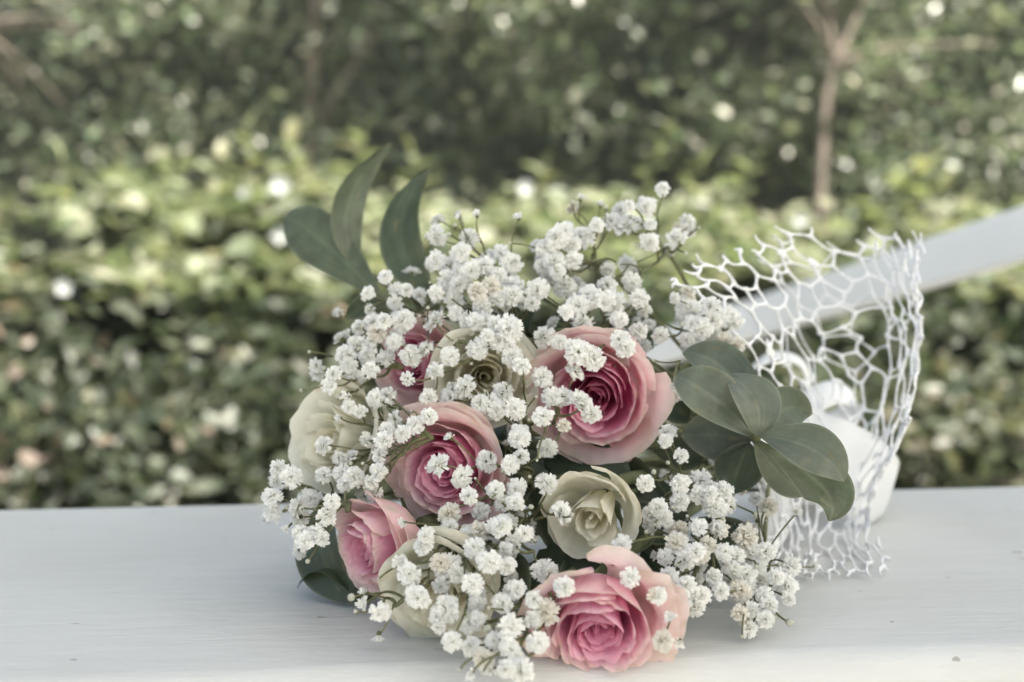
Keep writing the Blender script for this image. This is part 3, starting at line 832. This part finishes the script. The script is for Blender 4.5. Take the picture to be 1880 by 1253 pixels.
# dark leaves filling the inside of the bouquet
j3 = P(1000, 850, .64)
sd = empty('leafy_sprig', j3, 'dark green leaves deep inside the bouquet between the roses and small white blossoms', 'leaf sprig', 'leafy sprigs')
gi = np.random.default_rng(77)
for (bx, by, tx, ty, w) in [(900, 790, 735, 752, 60), (905, 600, 830, 560, 40), (1000, 850, 940, 950, 70), (1130, 860, 1230, 930, 80), (1000, 640, 985, 560, 60), (1010, 620, 1060, 540, 50),
                            (960, 860, 1010, 1010, 80), (1190, 900, 1170, 1010, 50), (1200, 830, 1300, 830, 80), (1180, 1000, 1260, 1090, 80), (900, 1000, 960, 1110, 90), (860, 930, 800, 1010, 70),
                            (1200, 640, 1160, 560, 60), (720, 720, 640, 650, 90), (740, 830, 640, 800, 80), (640, 900, 560, 930, 60), (1250, 960, 1390, 1000, 60), (1100, 1000, 1020, 1080, 90),
                            (930, 760, 930, 850, 70), (1180, 700, 1270, 760, 60), (700, 620, 630, 590, 60), (1300, 980, 1330, 1060, 60)]:
    D1 = dome(bx, by) + .055; D2 = dome(tx, ty) + .038
    b_, t_ = P(bx, by, D1), P(tx, ty, D2)
    if t_.z < .004: t_.z = .004
    o = smooth_leaf(sd, b_, t_, px2m(w, D2), (.048, .064, .036), (gi.normal() * .004, 0, gi.normal() * .004), (gi.normal() * .5, -1, .4), .22, gi.normal() * .5, float(gi.uniform(0, 50)), .5, nv=11, nu=7)
    o.data.materials[0] = M_ROSELEAF
mb = MB(); mb.tube(catmull([B, P(1200, 850, .67), j3], 10), .002, 6); obj('stem', mb.mesh('stem', M_STEM), sd)

# ------------------------------------------------------------------ gypsophila blossoms
def blossom_mesh(kind, seed):
    """radius 1, axis +Z, calyx at the bottom"""
    g = np.random.default_rng(seed); mb = MB()
    spec = {'open': (92, 4, 128), 'half': (74, 2, 92), 'shut': (30, 0, 48), 'old': (90, 6, 128)}[kind]
    n, t0, t1 = spec
    for i in range(n):
        f = (i + .5) / n
        th = R(t0 + (t1 - t0) * f ** .72) + g.normal() * .12; ph = i * 2.39996 + g.normal() * .25
        L = (.62 + .36 * math.sin(f * math.pi * .62)) * g.uniform(.74, 1.14)
        d = Vector((math.sin(th) * math.cos(ph), math.sin(th) * math.sin(ph), math.cos(th)))
        s = d.orthogonal(); s = Quaternion(d, g.uniform(-.6, .6)) @ Vector((-math.sin(ph), math.cos(ph), 0))
        nn = d.cross(s).normalized()
        w = .185 * g.uniform(.75, 1.3)
        b0 = Vector((0, 0, -.18)) + d * .12
        curl = g.uniform(-.16, .16)
        p1 = b0 + d * L * .62; p2 = b0 + d * L * .93 + nn * curl; tip = b0 + d * L * .84 + nn * curl * .7
        vs = [b0, p1 - s * w * .9, p1 + s * w * .9, p2 - s * w * .75, p2 + s * w * .75, tip, p1 + nn * .05]
        if kind == 'old':
            cin = (.60, .50, .36) if g.random() < .4 else (.80, .77, .68); cout = (.86, .84, .78)
        else:
            cin = (.84, .85, .77); cout = (.92, .92, .905)
        cc = [cin, cout, cout, cout, cout, cout, lerp3(cin, cout, .6)]
        mb.add(vs, [(0, 6, 1), (0, 2, 6), (1, 6, 5, 3), (6, 2, 4, 5)], cc)
    # calyx
    vs = []; fs = []
    prof = [(.05, -.62), (.20, -.50), (.26, -.28), (.30, -.10)]
    for (r, z) in prof:
        for k in range(5): vs.append(Vector((r * math.cos(k * 1.2566), r * math.sin(k * 1.2566), z)))
    for a in range(3):
        for k in range(5): fs.append((a * 5 + k, a * 5 + (k + 1) % 5, (a + 1) * 5 + (k + 1) % 5, (a + 1) * 5 + k))
    mb.add(vs, fs, (.17, .18, .10))
    return mb.mesh('blossom', M_GYP, False)

def bud_mesh(seed):
    mb = MB(); vs = []; fs = []; cs = []
    prof = [(.05, -1.0, 0), (.45, -.75, 0), (.66, -.2, 0), (.62, .3, 1), (.38, .75, 1), (.05, .95, 1)]
    for (r, z, c) in prof:
        for k in range(8):
            vs.append(Vector((r * math.cos(k * .7854), r * math.sin(k * .7854), z)))
            cs.append((.74, .74, .68) if c and k % 2 else ((.60, .61, .50) if c else (.26, .27, .17)))
    for a in range(5):
        for k in range(8): fs.append((a * 8 + k, a * 8 + (k + 1) % 8, (a + 1) * 8 + (k + 1) % 8, (a + 1) * 8 + k))
    mb.add(vs, fs, cs)
    return mb.mesh('bud', M_GYP, True)
OPEN = [blossom_mesh('open', 200 + i) for i in range(8)]
HALF = [blossom_mesh('half', 220 + i) for i in range(4)]
SHUT = [blossom_mesh('shut', 230 + i) for i in range(3)]
OLD = [blossom_mesh('old', 240 + i) for i in range(3)]
BUD = [bud_mesh(250)]

# photo x, y and radius of the small blossoms (radius left out = 18)
BL = '''798,435,21 798,476,19 825,431,7 860,435,19 842,401,10 875,395,10 845,463,21 848,495,22 821,515,20 840,521,20 872,492,20 888,486,20 917,462,17 939,483,22 917,508 942,521 901,524,20 875,534,20 939,540,22 913,547 952,400,11
706,507,13 674,538,15 677,570,14 725,556,16 727,529,17 747,530,16 800,537,19 798,588,21 833,553,19 837,575 859,594,20 885,591,20 885,562,20 920,559 936,601,20 913,594 894,617,16 738,588,23 683,591 703,588 655,601,16 690,610,19 626,620,16 648,633 680,626 722,626,20
1218,346,15 1186,378,19 1154,377,13 1066,365,12 1112,382,6 1265,405,18 1243,436,21 1194,442,18 1195,410,15 1125,405,20 1150,413,20 1096,412,18 1020,434,21 1035,425,18 1067,434,21 1051,447,19 984,450,15 1000,456 1016,477,20 1053,479,18 994,488,17 885,488 863,498 911,504 930,511 898,527 1023,498,17 1036,525,22 984,533,21 978,555,17 1082,539,19 1080,556,16 1115,520,17 1160,520,20 1176,546,17 1128,555,23 1110,552,18 1182,568 1138,586,18 1174,606,19 1060,562,23 1064,594,22 1040,571,19 889,565 873,590 933,603,23 895,616,15 877,645 930,626 940,654 959,670 996,616,20 1024,629,15 1048,635,14 1064,645,23 1090,658,22 1058,680,19 1138,622,19 1149,638,22 996,691,21 1211,616 1237,549,14 1262,536,14 1265,565,23 1304,562,17 1320,584,20 1339,581,20 1352,587,15 1310,587 1291,606,19 1307,613 1275,594 1259,626 1332,626 1323,654,17 1352,635,17 1348,661,16
578,673,16 596,677,8 610,686,18 604,709,16 632,651,19 652,635,19 639,670 655,693,18 671,651 680,677 706,657 722,629 750,654,21 779,638,19 746,697,14 797,680,19 827,654,22 872,641,21 917,626 939,654,20 952,673,17 824,731,19 827,712 851,710,21 787,732,18 921,718,22 894,747,23 913,753 878,740 945,750,16 711,723,19 690,731 637,728,13 620,729,7 640,747,14 660,755,15 623,768,12 722,772,19 709,788 738,795 763,779,17 789,763 674,811 703,808 591,817,17 621,842,14 645,838,15 695,836,16 593,870,15 626,868 648,878,21 632,890 693,865 680,887 688,906,19 508,859,16 533,875,18 505,884,14 497,910,19 501,942,20 543,932,25 546,951,20 569,916 610,922,17 600,948,19 524,973,11 549,980,15 559,993 578,983 827,804,14 802,854,20 846,876,20 891,846,23 859,910,18 936,855,16 952,840 821,945,23 824,970 786,977,14 779,993,17 741,959,14 881,938 907,900 923,922 926,961 907,967 878,974 859,983 952,804,19
1013,728,21 997,762,21 1032,727,19 1064,736,21 1088,762,18 1036,781,15 1004,826,18 954,794,19 946,749 959,835,17 937,855 1007,885,23 1226,791,18 1221,808,15 1251,837,15 1226,850,7 1200,867,8 1186,888,16 1251,890 1248,922,20 1206,934,20 1329,902,22 1288,880 1285,909 1320,934 1195,944 1032,941,19 975,931,7 1240,727,15 1238,708,13 946,922 911,899
946,898 917,966,23 934,957 964,981,20 982,993,7 899,1032,23 869,1005 925,1011 940,999 997,1047,24 1036,1076,18 1158,1059,22 1140,1002,18 1202,1094,17 1262,1076,21 949,1082,21 917,1106,21 931,1041 866,1073 1000,1124,24 979,1136 937,1151,24 988,1181,23 937,1190,20 905,1175 884,1213,22 955,1234,25 928,1231 875,1139 897,1154,11 878,1100 979,1100 1199,975,13 1217,954 1186,977,7 1247,975 1241,999 1277,966 1321,969,21 1277,1014 1256,1029 1229,1059 1220,1023 1330,1014,20 1232,1133,16 1253,1106 1274,1115 1289,1020 1300,999 1247,1178,14 1214,1178
591,990,17 670,1088,14 668,1109,15 698,1127,19 653,1124,7 645,1097,11 735,1033,16 749,1056,23 823,1044,25 838,1056 808,1035 764,1097,24 817,1118,25 802,1130 805,1154,17 865,1073,17 894,1032 808,1079 781,984 775,1002 859,981 921,963 874,1112 859,1145 862,1186 886,1210 865,1237,16 936,1151 906,1186 942,1082 921,1109 829,1178
1412,928,17 1462,942,13 1247,995 1285,969 1319,969 1368,982,21 1381,1013 1354,1018 1328,1013 1283,1018 1225,1058 1453,1040,19 1448,1076,21 1448,1101,16 1372,1054 1359,1085 1372,1080 1323,1085 1404,1094 1412,1112 1359,1125 1377,1121 1404,1139 1450,1143,11 1207,1094 1287,1094 1408,1013 1390,915 1336,924 1305,906 1314,933 1390,1040 1345,1050 1310,1060 1396,1065 1425,1060'''
SPRIGS = [
    (1205, 420, 'tallest white baby\'s breath spray at the upper right, its loose blossoms against the hedge'),
    (1060, 440, 'dense white baby\'s breath spray at the top middle of the bouquet'),
    (870, 470, 'white baby\'s breath spray beside the tall upright leaf'),
    (710, 540, 'small loose baby\'s breath spray below the drooping leaf tip'),
    (900, 590, 'white baby\'s breath spray above the cream rose'),
    (1060, 580, 'white baby\'s breath spray just above the central pink rose'),
    (1300, 590, 'white baby\'s breath spray in front of the left end of the net wrap'),
    (650, 650, 'white baby\'s breath spray bulging at the upper left edge of the bouquet'),
    (770, 650, 'white baby\'s breath spray covering the half hidden pink rose'),
    (900, 720, 'white baby\'s breath spray lying over the cream rose'),
    (1040, 740, 'white baby\'s breath spray covering part of the central pink rose'),
    (700, 800, 'white baby\'s breath spray between the pale white rose and the spiral hearted pink rose'),
    (535, 930, 'white baby\'s breath spray hanging lowest left over the bench'),
    (860, 880, 'white baby\'s breath spray over the right side of the spiral hearted pink rose'),
    (900, 980, 'white baby\'s breath spray in the lower middle, left of the white rosebud'),
    (1235, 890, 'white baby\'s breath spray right of the white rosebud, below the leaf whorl'),
    (680, 1105, 'tiny white baby\'s breath spray touching the bench below the low left pink rose'),
    (800, 1080, 'white baby\'s breath spray in front of the low cream rose'),
    (940, 1170, 'white baby\'s breath spray at the very bottom, hanging over the bench edge'),
    (1270, 1020, 'white baby\'s breath spray right of the bottom pink rose'),
    (1400, 1060, 'slightly faded baby\'s breath spray fanned out on the bench at the lower right'),
]
bl = []
for tok in BL.split():
    q = [float(x) for x in tok.split(',')]
    bl.append((q[0], q[1], q[2] if len(q) > 2 else 18.0))
gb = np.random.default_rng(9)
ROSES = [(1090, 738, 128), (805, 868, 112), (665, 1012, 90), (1095, 1120, 125), (770, 668, 90), (1080, 945, 90), (888, 692, 90), (592, 806, 95), (800, 1098, 100)]
# a second layer deeper in the bouquet
extra = []
for (x, y, r) in bl:
    if r > 15 and gb.random() < .9:
        ex, ey = x + gb.normal() * 20, y + gb.normal() * 20
        if all((ex - a) ** 2 + (ey - b) ** 2 > (c * 1.0) ** 2 for a, b, c in ROSES): extra.append((ex, ey, gb.uniform(10, 17)))
OVER = {0: -.004}
members = {i: [] for i in range(len(SPRIGS))}
for layer, lst in ((0, bl), (1, extra)):
    for (x, y, r) in lst:
        i = min(range(len(SPRIGS)), key=lambda k: (SPRIGS[k][0] - x) ** 2 + (SPRIGS[k][1] - y) ** 2)
        D = dome(x, y) + (gb.normal() * .006 - .006 if layer == 0 else .022 + abs(gb.normal()) * .014)
        if layer == 0:                       # those lying over a rose stand clear of its petals
            for o_ in ROSE_AT:
                if (x - o_[0]) ** 2 + (y - o_[1]) ** 2 < (o_[2] * 1.12) ** 2: D = min(D, o_[3] - .010 + gb.normal() * .002)
        if y > 640: D = min(D, depth_for_z(x, y, .0052))
        members[i].append((P(x, y, D), px2m(r, D), x, y))

for i in members:                            # bare twigs with tiny buds among the blossoms
    base = [m for m in members[i] if m[1] > .003]
    for k in range(min(6, len(base) // 2)):
        m = base[int(gb.integers(0, len(base)))]
        x, y = m[2] + gb.normal() * 26, m[3] + gb.normal() * 26
        D = dome(x, y) - .008 + gb.normal() * .004
        if y > 640: D = min(D, depth_for_z(x, y, .004))
        members[i].append((P(x, y, D), px2m(gb.uniform(4, 6.5), D), x, y))

def to_px(p):
    q = CROT.transposed() @ (p - CAM); D = -q.z
    return 940 + q.x / D * FPX, 626.5 - q.y / D * FPX, D
def clear(p):
    """a stem point that would run through a rose head is laid in front of it"""
    x, y, D = to_px(p)
    for (a, b, r, Dr) in ROSE_AT:
        d = math.hypot(x - a, y - b) / (r * .98)
        if d < 1: D = min(D, Dr - .0045 + .012 * d ** 5)
    q = P(x, y, D); q.z = max(q.z, .001)
    return q

for i, (sx, sy, lb) in enumerate(SPRIGS):
    for _ in range(3):                       # the sprig's main fork stands beside the roses, not inside one
        for (a, b, r, Dr) in ROSE_AT:
            d = math.hypot(sx - a, sy - b)
            if d < r * 1.04: sx, sy = a + (sx - a) / max(d, 1) * r * 1.05, b + (sy - b) / max(d, 1) * r * 1.05
    mem = members[i]
    if not mem: continue
    g = np.random.default_rng(900 + i)
    D = dome(sx, sy) + .020
    if sy > 640: D = min(D, depth_for_z(sx, sy, .006))
    hub = P(sx, sy, D).lerp(B, .10)
    if hub.z < .004: hub.z = .004
    root = empty('gypsophila_sprig', hub, lb, 'flower sprig', 'baby\'s breath sprays of the bouquet')
    mb = MB()
    mb.tube(bez(B, hub.lerp(B, .5) + Vector((0, 0, .012)), hub, 9), [.0011] * 5 + [.0010, .0009, .0009, .0008], 5)
    # forked stems: greedy pairing of neighbours, fork nodes pulled towards the hub
    nodes = [(p - (p - hub).normalized() * r * .3, r, k) for k, (p, r, _, _) in enumerate(mem)]
    ends = [None] * len(mem)
    cur = []
    for (p, r, k) in nodes: cur.append([p, [k], .00040])
    while len(cur) > 1:
        cur.sort(key=lambda c: -(c[0] - hub).length)
        a = cur.pop(0)
        b = min(cur, key=lambda c: (c[0] - a[0]).length)
        if (b[0] - a[0]).length < .045 and len(a[1]) + len(b[1]) < 14:
            cur.remove(b)
            m = (a[0] + b[0]) / 2
            dist = (hub - m).length
            f = m.lerp(hub, min(.6, max(.22, .011 / max(dist, .001)))) + Vector((g.normal(), g.normal(), g.normal())) * .0012
            f = clear(f)
            if f.z < .002: f.z = .002
            for c in (a, b):
                mid = (c[0] + f) / 2 + Vector((g.normal() * .0015, -.004 * g.random() + .001, g.normal() * .0015))
                if mid.z < .001: mid.z = .001
                mb.tube([clear(q) for q in bez(c[0], mid, f, 7)], c[2], 4, cap=False)
                if len(c[1]) == 1: ends[c[1][0]] = f
            cur.append([f, a[1] + b[1], min(.0010, max(a[2], b[2]) + .00012)])
        else:
            mid = (a[0] + hub) / 2 + Vector((g.normal(), g.normal(), g.normal())) * .002
            if mid.z < .001: mid.z = .001
            mb.tube([clear(q) for q in bez(a[0], mid, hub, 9)], a[2], 4, cap=False)
            if len(a[1]) == 1: ends[a[1][0]] = hub
    if cur:
        mb.tube([clear(q) for q in bez(cur[0][0], (cur[0][0] + hub) / 2, hub, 8)], cur[0][2], 4, cap=False)
        if len(cur[0][1]) == 1: ends[cur[0][1][0]] = hub
    obj('stem', mb.mesh('stem', M_GSTEM), root)
    for k, (p, r, x, y) in enumerate(mem):
        ax = (p - (ends[k] or hub)).normalized()
        ax = (ax + Vector((g.normal() * .35, -.55 + g.normal() * .3, .25 + g.normal() * .35))).normalized()
        faded = (x > 1190 and y > 940) or (820 < x < 920 and y > 1120)
        if r < .0022: me = BUD[0]; sc2 = r * 1.1
        elif r < .0029: me = SHUT[int(g.integers(0, 3))]; sc2 = r * 1.15
        elif g.random() < (.16 if faded else .03): me = OLD[int(g.integers(0, 3))]; sc2 = r * 1.1
        elif g.random() < .2: me = HALF[int(g.integers(0, 4))]; sc2 = r * 1.14
        else: me = OPEN[int(g.integers(0, 8))]; sc2 = r * 1.08
        o = bpy.data.objects.new('bud' if me is BUD[0] else 'blossom', me); COL.objects.link(o); o.parent = root
        o.location = p - hub; o.rotation_mode = 'QUATERNION'
        o.rotation_quaternion = ax.to_track_quat('Z', 'Y') @ Quaternion((0, 0, 1), g.uniform(0, 6.28))
        sc2 *= g.uniform(.84, 1.1); o.scale = (sc2 * g.uniform(.9, 1.08), sc2 * g.uniform(.9, 1.08), sc2 * g.uniform(.8, 1.05))

# ------------------------------------------------------------------ net wrap
def net():
    rows = [
        [(1225, 512, .600), (1330, 462, .640), (1450, 430, .675), (1570, 424, .690), (1650, 424, .685), (1692, 452, .660)],
        [(1275, 560, .595), (1395, 545, .645), (1520, 535, .690), (1620, 528, .700), (1672, 535, .680), (1690, 560, .645)],
        [(1315, 660, .590), (1425, 650, .650), (1540, 648, .700), (1632, 648, .705), (1680, 640, .675), (1690, 640, .630)],
        [(1350, 770, .600), (1450, 765, .655), (1540, 772, .695), (1610, 790, .695), (1645, 800, .665), (1660, 790, .625)],
        [(1380, 870, .620), (1460, 885, .660), (1530, 895, .680), (1570, 905, .685), (1598, 908, .665), (1606, 895, .640)],
        [(1400, 985, .640), (1460, 990, .645), (1510, 992, .650), (1545, 995, .652), (1572, 990, .650), (1600, 960, .645)],
        [(1390, 1060, .590), (1450, 1068, .588), (1520, 1075, .585), (1570, 1080, .583), (1610, 1075, .588), (1635, 1030, .610)],
    ]
    G = [[P(*q) for q in r] for r in rows]
    for r in (5, 6):
        for q in G[r]: q.z = max(q.z, .003)
    def S_(u, v):
        cols = [catmull(r, 2) if False else None for r in []]
        pts = []
        for r in G:
            t = u * (len(r) - 1); k = min(max(int(t), 0), len(r) - 2); f = t - k
            p1, p2 = r[k], r[k + 1]; p0 = r[k - 1] if k > 0 else p1 * 2 - p2; p3 = r[k + 2] if k + 2 < len(r) else p2 * 2 - p1
            pts.append(.5 * (2 * p1 + (p2 - p0) * f + (2 * p0 - 5 * p1 + 4 * p2 - p3) * f * f + (3 * p1 - p0 - 3 * p2 + p3) * f ** 3))
        t = v * (len(pts) - 1); k = min(max(int(t), 0), len(pts) - 2); f = t - k
        p1, p2 = pts[k], pts[k + 1]; p0 = pts[k - 1] if k > 0 else p1 * 2 - p2; p3 = pts[k + 2] if k + 2 < len(pts) else p2 * 2 - p1
        q = .5 * (2 * p1 + (p2 - p0) * f + (2 * p0 - 5 * p1 + 4 * p2 - p3) * f * f + (3 * p1 - p0 - 3 * p2 + p3) * f ** 3)
        if q.z < .0016: q.z = .0016
        return q
    nn_ = 60; arc = [0.0]; prev = S_(0, .4)
    for k in range(1, nn_ + 1):
        q = S_(k / nn_, .4); arc.append(arc[-1] + (q - prev).length); prev = q
    arc = np.array(arc) / arc[-1]; uu = np.linspace(0, 1, nn_ + 1)
    S_raw = S_
    S_ = lambda u, v: S_raw(float(np.interp(u, arc, uu)) if 0 <= u <= 1 else u, v)
    mb = MB()
    for lay, (sd_, NU, NV, u0) in enumerate(((33, 33, 60, 0.0), (35, 36, 80, .42))):
        layer(mb, S_, np.random.default_rng(sd_), NU, NV, u0, lay)
    root = mesh_from('net_wrap', mb.v, mb.f, M_LACE)
    o = obj('net_wrap', root); tag(o, 'white web-like net wrap standing up at the right of the bouquet', 'net wrap')

def layer(mb, S0, g, NU, NV, u0, lay):
    off = Vector((-.004, .022, -.004)) * lay
    def S_(u, v):
        q = S0(u0 + (1 - u0) * u, v * (1 - .3 * lay)) + off * min(1, (1 - u) * 3)
        q.z = max(q.z, .0016 + .0012 * lay); return q
    pts = []
    LX, LY = (520., 640.) if lay == 0 else (260., 470.)      # size of the sheet in its own units
    an = R(-28); ca, sa_ = math.cos(an), math.sin(an)
    for j in range(-16, 17):
        for i in range(-26, 27):
            a_ = (i + (.5 if j % 2 else 0) + g.uniform(-.42, .42)) * NU; b_ = (j + g.uniform(-.42, .42)) * NV
            x_, y_ = LX / 2 + a_ * ca - b_ * sa_, LY / 2 + a_ * sa_ + b_ * ca
            if -70 < x_ < LX + 70 and -70 < y_ < LY + 70: pts.append(Vector((x_ / LX, y_ / LY)))
    vv, ee, ff, *_ = delaunay_2d_cdt(pts, [], [], 0, 1e-6)
    cen = [sum((vv[i] for i in f), Vector((0, 0))) / 3 for f in ff]
    emap = {}
    for fi, f in enumerate(ff):
        for a in range(3):
            e = tuple(sorted((f[a], f[(a + 1) % 3]))); emap.setdefault(e, []).append(fi)
    hubs = set(int(x) for x in g.choice(len(cen), 22 if lay == 0 else 4, replace=False))
    inside = lambda c: 0 <= c.x <= 1 and 0 <= c.y <= 1
    R0 = .00051 if lay == 0 else .00045
    for e, fl_ in emap.items():
        if len(fl_) < 2: continue
        a, b = cen[fl_[0]], cen[fl_[1]]
        ia, ib = inside(a), inside(b)
        if not (ia or ib): continue
        if not (ia and ib):                  # frayed cut end
            if not ia: a, b = b, a
            b = a.lerp(b, g.uniform(.35, .8)); loose = True
        else: loose = False
        if g.random() < .035: continue
        q0, q1 = S_(a.x, a.y), S_(b.x, b.y)
        Ln = (q1 - q0).length; ns = max(5, min(14, int(Ln / .0011)))
        side = Vector((g.normal(), g.normal(), g.normal())) * .0006
        path = []; rad = []
        for s in range(ns + 1):
            t = s / ns; c = a.lerp(b, t)
            path.append(S_(c.x, c.y) + side * math.sin(t * math.pi))
            fl2 = 1.35 * math.exp(-t * Ln / .0020) + (0 if loose else 1.35 * math.exp(-(1 - t) * Ln / .0020))
            rad.append(R0 * (.80 + fl2 + g.uniform(-.16, .22)))
        mb.tube(path, rad, 6)
    for h in hubs:                           # small felted patches where strands meet
        c = cen[h]
        if not inside(c): continue
        q = S_(c.x, c.y); du = S_(min(1, c.x + .02), c.y) - q; dv = S_(c.x, min(1, c.y + .02)) - q
        if du.length < 1e-6 or dv.length < 1e-6: continue
        du.normalize(); dv.normalize(); nn = du.cross(dv).normalized(); rr = g.uniform(.0018, .0040)
        vs = []; 
        for sgn in (1, -1):
            vs.append(q + nn * .0007 * sgn)
            for k in range(12):
                an = k / 12 * 6.283; w = rr * (1 + .3 * math.sin(an * 3 + h) + .12 * g.normal())
                vs.append(q + (du * math.cos(an) + dv * math.sin(an)) * w + nn * .0002 * sgn)
        fs = [(0, 1 + k, 1 + (k + 1) % 12) for k in range(12)] + [(13, 14 + (k + 1) % 12, 14 + k) for k in range(12)] + [(1 + k, 14 + k, 14 + (k + 1) % 12, 1 + (k + 1) % 12) for k in range(12)]
        mb.add(vs, fs)
net()

# ------------------------------------------------------------------ satin ribbon
def strip(parent, name, ctrl, width, wdir, n=40, th=.0004, wprof=None):
    path = catmull(ctrl, n); vs = []; fs = []
    wd = [Vector(w).normalized() for w in wdir]
    wds = catmull(wd, n)
    m = 7
    for i, p in enumerate(path):
        t = (path[min(i + 1, n - 1)] - path[max(i - 1, 0)]).normalized()
        w = wds[i]; w = (w - t * w.dot(t)).normalized(); nn = t.cross(w)
        W = width * (wprof(i / (n - 1)) if wprof else 1)
        for s in (1, -1):
            for k in range(m):
                u = -1 + 2 * k / (m - 1)
                q = p + w * (u * W / 2) + nn * (th * s + .0009 * math.cos(u * 2.2))
                q.z = max(q.z, .0012 + th * s)
                vs.append(q)
    for i in range(n - 1):
        a, b = i * 2 * m, (i + 1) * 2 * m
        for k in range(m - 1):
            fs.append((a + k, b + k, b + k + 1, a + k + 1)); fs.append((a + m + k, a + m + k + 1, b + m + k + 1, b + m + k))
        fs.append((a, a + m, b + m, b)); fs.append((a + m - 1, b + m - 1, b + 2 * m - 1, a + 2 * m - 1))
    return obj(name, mesh_from(name, vs, fs, M_SATIN), parent)
rb = empty('satin_ribbon', B, 'white satin ribbon bow with broad loops binding the stems behind the leaf whorl', 'ribbon')
Bk = P(1440, 850, .72)
# curl at the top
strip(rb, 'loop', [P(1385, 740, .725), P(1375, 690, .735), P(1420, 655, .75), P(1470, 665, .76), P(1485, 715, .76), P(1455, 790, .74)], .012, [(.3, 1, .2)] * 6)
strip(rb, 'loop', [P(1450, 800, .72), P(1470, 752, .735), P(1530, 720, .745), P(1568, 738, .75), P(1540, 775, .745), P(1470, 800, .73)], .018, [(.1, 1, .6)] * 6)
# broad loop standing on the bench
strip(rb, 'loop', [P(1440, 815, .70), P(1530, 845, .69), P(1600, 888, .69), P(1625, 925, .71), P(1572, 930, .74), P(1480, 890, .745), P(1430, 860, .73)], .042, [(.38, .3, .8)] * 7)
# tail lying on the bench
strip(rb, 'tail', [P(1430, 880, .70), P(1420, 960, .66), on_plane(1380, 1020, .003), on_plane(1330, 1075, .003)], .016, [(1, .5, 0)] * 4)
# the wrapping round the bound stems
mb = MB(); ax = (B - P(1000, 800, .56)).normalized()
prof = [(-.035, .012), (-.030, .0135), (-.01, .013), (.01, .0128), (.03, .0125), (.05, .012), (.052, .009)]
mb.tube([B + ax * s for s, _ in prof], [max(.006, r) for _, r in prof], 20)
obj('wrapping', mb.mesh('wrapping', M_SATIN), rb)

# ------------------------------------------------------------------ haze added to lift the dark tones
def haze():
    m = bpy.data.materials.new('air'); m.use_nodes = True; nt = m.node_tree
    nt.nodes.remove(nt.nodes['Principled BSDF'])
    v = nt.nodes.new('ShaderNodeVolumePrincipled'); v.inputs['Density'].default_value = .0028; v.inputs['Color'].default_value = (.84, .93, .91, 1)
    nt.links.new(v.outputs[0], nt.nodes['Material Output'].inputs['Volume'])
    mb = MB(); mb.box((0, 8, 2.6), 40, 50, 8.2)
    tag(obj('haze', mb.mesh('haze', m, False)), 'thin pale haze added over the garden to lift dark tones', 'haze', kind='stuff')
haze()
